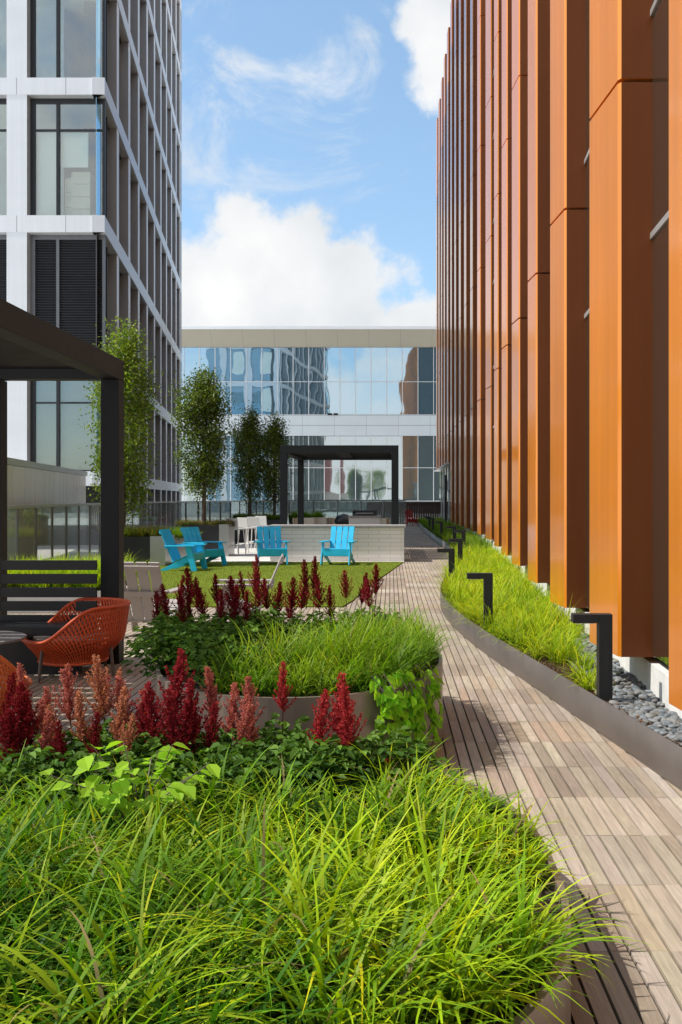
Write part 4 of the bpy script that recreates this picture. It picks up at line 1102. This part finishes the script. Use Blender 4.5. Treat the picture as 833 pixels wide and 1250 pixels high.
# ------------------------------------------------------------------ the long bed beside the orange building
def side_bed():
    o = thing('steel_bed_edging', 'low curving dark steel edging of the bed along the wood path', 'planter edging', (1.4, 8, 0))
    w = MB(); yy = np.concatenate([np.linspace(3.2, 30, 90), np.linspace(30.5, 60, 40)]); 
    ex = np.interp(yy, [3.2]+[e[0] for e in EDGE], [2.02]+[e[1] for e in EDGE])
    k = np.ones(7)/7; exs = np.convolve(np.pad(ex, 3, 'edge'), k, 'valid')
    for a in range(len(yy)-1):
        x0, y0, x1, y1 = exs[a], yy[a], exs[a+1], yy[a+1]; t = .012
        i = len(w.v); w.v += [(x0, y0, 0), (x1, y1, 0), (x1, y1, .25), (x0, y0, .25), (x1+t, y1, .25), (x0+t, y0, .25), (x1+t, y1, .1), (x0+t, y0, .1)]
        w.f += [(i+1, i, i+3, i+2), (i+2, i+3, i+5, i+4), (i+4, i+5, i+7, i+6)]
    w.build('edging_strip', 'edging', o, world=True, smooth=True)
    s = MB()
    for a in range(len(yy)-1):
        s.quad((exs[a]+.005, yy[a], .19), (glass_x(yy[a])+.05, yy[a], .19), (glass_x(yy[a+1])+.05, yy[a+1], .19), (exs[a+1]+.005, yy[a+1], .19))
    tag(s.build('soil', 'soil'), kind='structure')
    return lambda y: float(np.interp(y, yy, exs))
ex_of = side_bed()
def grav_in(y): return glass_x(y)-.46 if y < 40 else 9
# gravel divider strip
dv = MB()
for k in range(60):
    y0, y1 = 5.6+k*.42, 5.6+(k+1)*.42
    a, b = max(grav_in(y0), ex_of(y0)+.02), max(grav_in(y1), ex_of(y1)+.02)
    dv.hexa([(a-.008, y0, .15), (a+.008, y0, .15), (b+.008, y1, .15), (b-.008, y1, .15), (a-.008, y0, .225), (a+.008, y0, .225), (b+.008, y1, .225), (b-.008, y1, .225)])
tag(dv.build('gravel_divider_strip', 'steel'), 'thin metal strip between the grass bed and the grey pebbles', 'edging strip')
def pebbles():
    import bmesh
    bm = bmesh.new(); bmesh.ops.create_icosphere(bm, subdivisions=2, radius=1); 
    base = np.array([v.co[:] for v in bm.verts]); tri = np.array([[v.index for v in f.verts] for f in bm.faces]); bm.free()
    V = []; Q = []; C = []; n = 0
    def add(y, x, z):
        nonlocal n
        s = rnd.uniform(.018, .038); a = rnd.uniform(0, 6.28); sc = base*np.array((s*rnd.uniform(1.0, 1.45), s, s*rnd.uniform(.5, .75)))
        tl = rnd.uniform(-.4, .4); ca, sa = math.cos(a), math.sin(a)
        p = np.stack([sc[:, 0]*ca-sc[:, 1]*sa, sc[:, 0]*sa+sc[:, 1]*ca, sc[:, 2]+sc[:, 0]*tl], -1)+np.array((x, y, z))
        V.append(p); Q.append(tri+n*len(base)); g = rnd.uniform(.5, 1.35); w = rnd.uniform(-.015, .02); C.append(np.tile(np.array([(.17*g+w, .18*g, .185*g-w)]), (len(base), 1))); n += 1
    for k in range(2300):
        y = 4.4+rnd.random()**1.5*12.5; a = max(grav_in(y), ex_of(y))+.03; b = glass_x(y)-.03
        add(y, rnd.uniform(a+.035, b), .185+rnd.uniform(0, .03))
    me = np_mesh('pebbles', np.concatenate(V), np.concatenate(Q), np.concatenate(C), True)
    tag(link('pebbles', me, 'pebble'), 'smooth blue grey river pebbles beside the building kerb', 'pebbles', kind='stuff')
pebbles()
def mulch():
    n = 7000; y = 5.6+rng.random(n)**1.4*14; x = np.array([ex_of(q)+.075+rnd.random()*max(.05, (min(grav_in(q), glass_x(q))-ex_of(q)-.04)) for q in y])
    p = np.stack([x, y, np.full(n, .196)+rng.random(n)*.015], -1); d = unit(n); d[:, 2] *= .25
    c = mixc((.05, .025, .012), (.30, .17, .09), rng.random(n)**1.6)
    nr = unit(n)*.5; nr[:, 2] = 1
    V, Q, C = leaves(p, d, nr, rng.uniform(.02, .06, n), rng.uniform(.006, .016, n), c, .05)
    tag(link('bark_mulch', np_mesh('bark_mulch', V, Q, C), 'plume'), 'brown bark mulch on the soil of the grass bed', 'mulch', kind='stuff')
mulch()
def bed_tufts(y0, y1, n, dmin):
    return scatter(n, (.7, 3.2, y0, y1), lambda x, y: ex_of(y)+.10 < x < grav_in(y)+(-.02 if y < 8.2 else .10 if y < 10 else .26) and not (y < 9.0 and x < ex_of(y)+.22+.12*math.sin(y*4)) and (y > 7.2 or x > 1.75), dmin)
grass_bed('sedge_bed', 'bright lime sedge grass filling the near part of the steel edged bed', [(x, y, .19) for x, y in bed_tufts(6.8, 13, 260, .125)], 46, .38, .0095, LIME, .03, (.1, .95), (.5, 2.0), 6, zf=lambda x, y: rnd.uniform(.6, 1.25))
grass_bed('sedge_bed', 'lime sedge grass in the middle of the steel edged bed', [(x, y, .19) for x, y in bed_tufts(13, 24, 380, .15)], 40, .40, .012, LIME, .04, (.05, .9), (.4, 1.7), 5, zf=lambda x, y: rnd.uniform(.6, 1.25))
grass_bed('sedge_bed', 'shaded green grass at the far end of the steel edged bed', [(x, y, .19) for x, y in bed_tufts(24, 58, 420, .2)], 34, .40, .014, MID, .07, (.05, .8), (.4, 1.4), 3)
def bollards():
    o = thing('path_light', 'nearest black L shaped path light beside the grey pebbles', 'bollard light', group='black path lights along the steel edged bed')
    b = MB(); b.box(-.05, .05, -.045, .045, 0, .67); po = b.build('post', 'slat_black', o, bevel=.003)
    MB().box(-.022, .022, -.0475, -.0452, .08, .46).build('access_plate', 'black_frame', po)
    MB().box(-.24, -.0505, -.045, .045, .605, .67).build('arm', 'slat_black', o, bevel=.003)
    MB().box(-.062, .062, -.058, .058, 0, .012).build('base_plate', 'black_frame', o)
    MB().box(-.22, -.08, -.03, .03, .600, .6045).build('lens', 'lamp_white', o)
    spec = [(737, 6.96), (596, 10.7), (551.5, 15.8), (562, 19.5), (566, 24.7), (555, 28), (539, 33.7), (527, 39), (519, 42)]
    words = ['', 'second black path light, standing in lime grass', 'third black path light at the bend of the edging', 'fourth black path light, behind the one at the bend', 'fifth path light, close under the orange fins', 'sixth path light where the bed falls into shade', 'seventh path light in the shaded bed', 'eighth path light in the shaded far bed', 'farthest path light near the timber fence']
    for i, (px, Y) in enumerate(spec):
        c = o if i == 0 else copy_tree(o)
        x = max(PX(px, Y), ex_of(Y)+.07); c.location = (x, Y, .19)
        if i: c['label'] = words[i]
bollards()
lp = thing('lamp_post', 'slim black lamp post with white head by the far corner of the orange building', 'lamp', (PX(544.5, 50), 50, 0))
MB().tube([(0, 0, 0), (0, 0, 2.9)], .06, 10).build('pole', 'slat_black', lp)
MB().lathe([(.05, 2.0), (.17, 2.1), (.17, 2.6), (.05, 2.7)], 14, (.22, 0)).build('lamp_head', 'lamp_white', lp)

# ------------------------------------------------------------------ box planters and trees
def box_planter(px0, px1, Y, top, depth, label, end=True, body='planter_dark'):
    x0, x1 = PX(px0, Y), PX(px1, Y)
    o = thing('box_planter', label, 'planter', (x0, Y, 0), group='rectangular metal planters around the lawn')
    b = MB(); t = .02
    b.box(x0, x1, Y, Y+t, 0, top); b.box(x0, x1, Y+depth-t, Y+depth, 0, top); b.box(x0, x0+t, Y+t, Y+depth-t, 0, top); b.box(x1-t, x1, Y+t, Y+depth-t, 0, top)
    b.build('box', body, o, world=True, bevel=.004)
    MB().box(x0+t, x1-t, Y+t, Y+depth-t, top-.12, top-.06).build('soil', 'soil', o, world=True)
    return x0, x1
def planter_fill(name, label, x0, x1, y0, y1, z, n, cols, ln=.32, w=.009, per=36):
    pts = [(rnd.uniform(x0, x1), rnd.uniform(y0, y1), z) for _ in range(n)]
    return grass_bed(name, label, pts, per, ln, w, cols, .03, (.05, .7), (.4, 1.5), 4)
YEL = [((.09, .11, .015), (.34, .36, .05)), ((.10, .10, .02), (.42, .38, .10)), ((.06, .10, .01), (.24, .34, .03))]
# grass planter in front of the balustrade, seen through the bench
a = box_planter(-10, 126, 14.0, .33, 1.9, 'low pale planter of bright grass behind the black bench', body='planter_silver')
planter_fill('planter_grass', 'bright green grass in the low planter behind the black bench', a[0], a[1], 14.1, 15.8, .25, 330, BRIGHTG+LIME, .52, .012, 44)
# dark planter with silver end holding the nearest tree
a = box_planter(126, 183, 23.3, .74, 1.0, 'dark planter with the nearest columnar tree beside the lawn')
b = MB(); b.box(PX(183.6, 23.3), PX(202, 23.3), 23.28, 24.32, 0, .755); tag(b.build('planter_end_block', 'planter_silver', bevel=.004), 'brushed silver metal block at the end of the nearest tree planter', 'planter')
planter_fill('planter_grass', 'yellow green grass under the nearest columnar tree', a[0]-.05, PX(200, 23.3), 23.35, 24.2, .68, 110, YEL, .36, .012)
a2 = box_planter(200, 236, 25.6, .62, .5, 'low pale metal planter between the two blue chairs at left', body='planter_silver')
planter_fill('planter_grass', 'green grass in the low pale planter behind the blue chairs', a2[0], a2[1], 25.65, 26.05, .55, 60, MID, .36, .012)
a3 = box_planter(214, 267, 27.2, .92, 1.0, 'dark box planter with the second tree behind the blue chairs')
b = MB(); b.box(PX(267.6, 27.2), PX(279.5, 27.2), 27.18, 28.22, 0, .935); tag(b.build('planter_end_block', 'planter_silver', bevel=.004), 'brushed silver metal block at the end of the second tree planter', 'planter')
planter_fill('planter_grass', 'olive brown grass under the second columnar tree', a3[0], PX(279, 27.2), 27.25, 28.1, .86, 120, [((.05, .06, .015), (.16, .18, .04)), ((.06, .05, .02), (.22, .18, .07))], .24, .012)
a4 = box_planter(284, 346, 36.5, .85, 1.2, 'long dark planter with two trees behind the bar stools')
planter_fill('planter_grass', 'dark green low planting under the two far trees', a4[0], a4[1], 36.6, 37.6, .78, 150, MID[:1]+[((.03, .05, .01), (.10, .16, .02))], .34, .016)
a5 = box_planter(354, 392, 38, .75, .8, 'dark planter of low green shrubs behind the bar')
planter_fill('planter_grass', 'fresh green low shrubs behind the bar', a5[0], a5[1], 38.1, 38.7, .7, 90, MID, .5, .03, 26)

def tree(x, y, z0, ztop, crown0, rad, label, seed, bark, cols, nclus, lsz, gap=.0, shape=1.0):
    r = random.Random(seed); o = thing('columnar_tree', label, 'tree', (x, y, z0), group='columnar trees in metal planters')
    hgt = ztop-z0; c0 = crown0-z0
    tr = MB(); rad0 = .055+.004*hgt
    tr.tube([(0, 0, 0), (.015, .01, hgt*.3), (-.02, .01, hgt*.6), (.01, 0, hgt*.93)], [rad0, rad0*.75, rad0*.45, .008], 10)
    tips = []
    def prof(t): return rad*(.62+.38*math.sin(min(1, t*1.7)*math.pi/2))*(1-max(0, (t-.72)/.28)**1.6*.72)
    nl = 30
    for k in range(nl):
        t = k/(nl-1); z = c0*.92+(hgt-c0)*t*.86; a = k*2.4+r.uniform(-.4, .4); rr = prof(min(1, t+.16))*r.uniform(.55, 1.0)
        up = rr*r.uniform(1.3, 2.2); p0 = Vector((0, 0, z)); p2 = Vector((rr*math.cos(a), rr*math.sin(a), min(hgt*.99, z+up))); p1 = p0.lerp(p2, .45)+Vector((.25*rr*math.cos(a), .25*rr*math.sin(a), -.08*up))
        tr.tube([p0, p1, p2], [.02, .012, .004], 6, cap=False); tips.append((p0, p1, p2))
        for q in range(4):
            s = r.uniform(.3, 1); b = p0.lerp(p2, s); a2 = a+r.uniform(-1.4, 1.4); l = rr*.45
            e = b+Vector((l*math.cos(a2), l*math.sin(a2), l*r.uniform(.5, 1.6))); tr.tube([b, e], [.006, .002], 4, cap=False); tips.append((b, b.lerp(e, .5), e))
    tr.build('trunk', bark, o)
    P = []; D = []; Cl = []
    for k in range(nclus):
        t = r.random(); ph = r.uniform(0, 6.28)
        if r.random() < .62:
            q = r.choice(tips); u = r.uniform(.35, 1.05); c = np.array(q[0].lerp(q[2], u))
        else:
            rr = prof(t)*math.sqrt(r.uniform(.25, 1.0)); c = np.array((rr*math.cos(ph), rr*math.sin(ph), c0+(hgt-c0)*t))
        # lumpy outline and holes
        nz = math.sin(c[2]*5.1+seed)*math.cos(ph*2+c[2]*2.3+seed)+.6*math.sin(c[0]*9+seed*2)*math.cos(c[2]*8.2)
        if nz < -.75+gap: continue
        sh = r.uniform(.62, 1.25)*(1.0+.25*nz); sp = lsz*r.uniform(1.3, 2.4)
        n = r.randint(16, 30)
        for _ in range(n):
            P.append(c+np.array((r.gauss(0, sp), r.gauss(0, sp), r.gauss(0, sp*1.25)))); D.append((r.gauss(0, 1), r.gauss(0, 1), r.gauss(-.1, .8)))
            cc = r.choice(cols); g = sh*r.uniform(.75, 1.25); Cl.append((cc[0]*g, cc[1]*g, cc[2]*g))
    P = np.array(P); n = len(P); Ls = lsz*rng.uniform(.7, 1.3, n)
    nr = unit(n); nr[:, 2] = np.abs(nr[:, 2])+.3
    V, Q, C = leaves(P, np.array(D), nr, Ls, Ls*.6, np.clip(np.array(Cl), 0, 1), .15)
    link('crown', np_mesh('crown', V, Q, C), 'tree_leaf', o)
    return o
LG = [(.17, .26, .016), (.23, .32, .022), (.12, .20, .016), (.28, .33, .03)]
DG = [(.10, .16, .014), (.15, .215, .018), (.065, .105, .012), (.21, .25, .026)]
tree(PX(150, 23.8), 23.8, .62, PZ(402, 23.8), PZ(628, 23.8), .74, 'nearest columnar tree with fresh light green leaves beside the pergola post', 3, 'bark', LG, 820, .074, .12)
tree(PX(249, 27.7), 27.7, .80, PZ(456, 27.7), PZ(606, 27.7), .70, 'dense dark green columnar tree in front of the glass building', 5, 'bark', DG, 820, .072, -.12)
tree(PX(305, 37), 37, .74, PZ(503, 37), PZ(612, 37), .62, 'left of the pair of dark slender trees behind the bar stools', 8, 'bark_dark', DG, 640, .070, -.1)
tree(PX(335, 37.2), 37.2, .74, PZ(510, 37.2), PZ(614, 37.2), .56, 'right of the pair of dark slender trees beside the bar pergola', 9, 'bark_dark', DG, 520, .072, .1)

# ------------------------------------------------------------------ what the far glass reflects: a red building and trees on the street behind
rb = thing('red_building', 'dark red building mirrored in the lower glass of the end building', 'building', (-16, -42, 0))
MB().box(-26, -12.5, -52, -42, -.1, 13).build('wall', 'red_brick', rb, world=True)
for k in range(4):
    for j in range(3): MB().box(-24.6+k*3.1, -23.0+k*3.1, -41.99, -41.9, 1.2+j*3.6, 3.4+j*3.6).build('window', 'glass_blue', rb, world=True)
for (x, h, lb, cc, sd) in ((-8.6, 8.2, 'round green street tree mirrored left in the lower glass', DG, 21), (-4.0, 8.0, 'round green street tree mirrored right in the lower glass', LG, 22)):
    t_ = tree(x, -38, -.1, h, 2.4, 2.2, lb, sd, 'bark', cc, 420, .16, .05); t_.name = 'street_tree'; t_['group'] = 'street trees mirrored in glass'
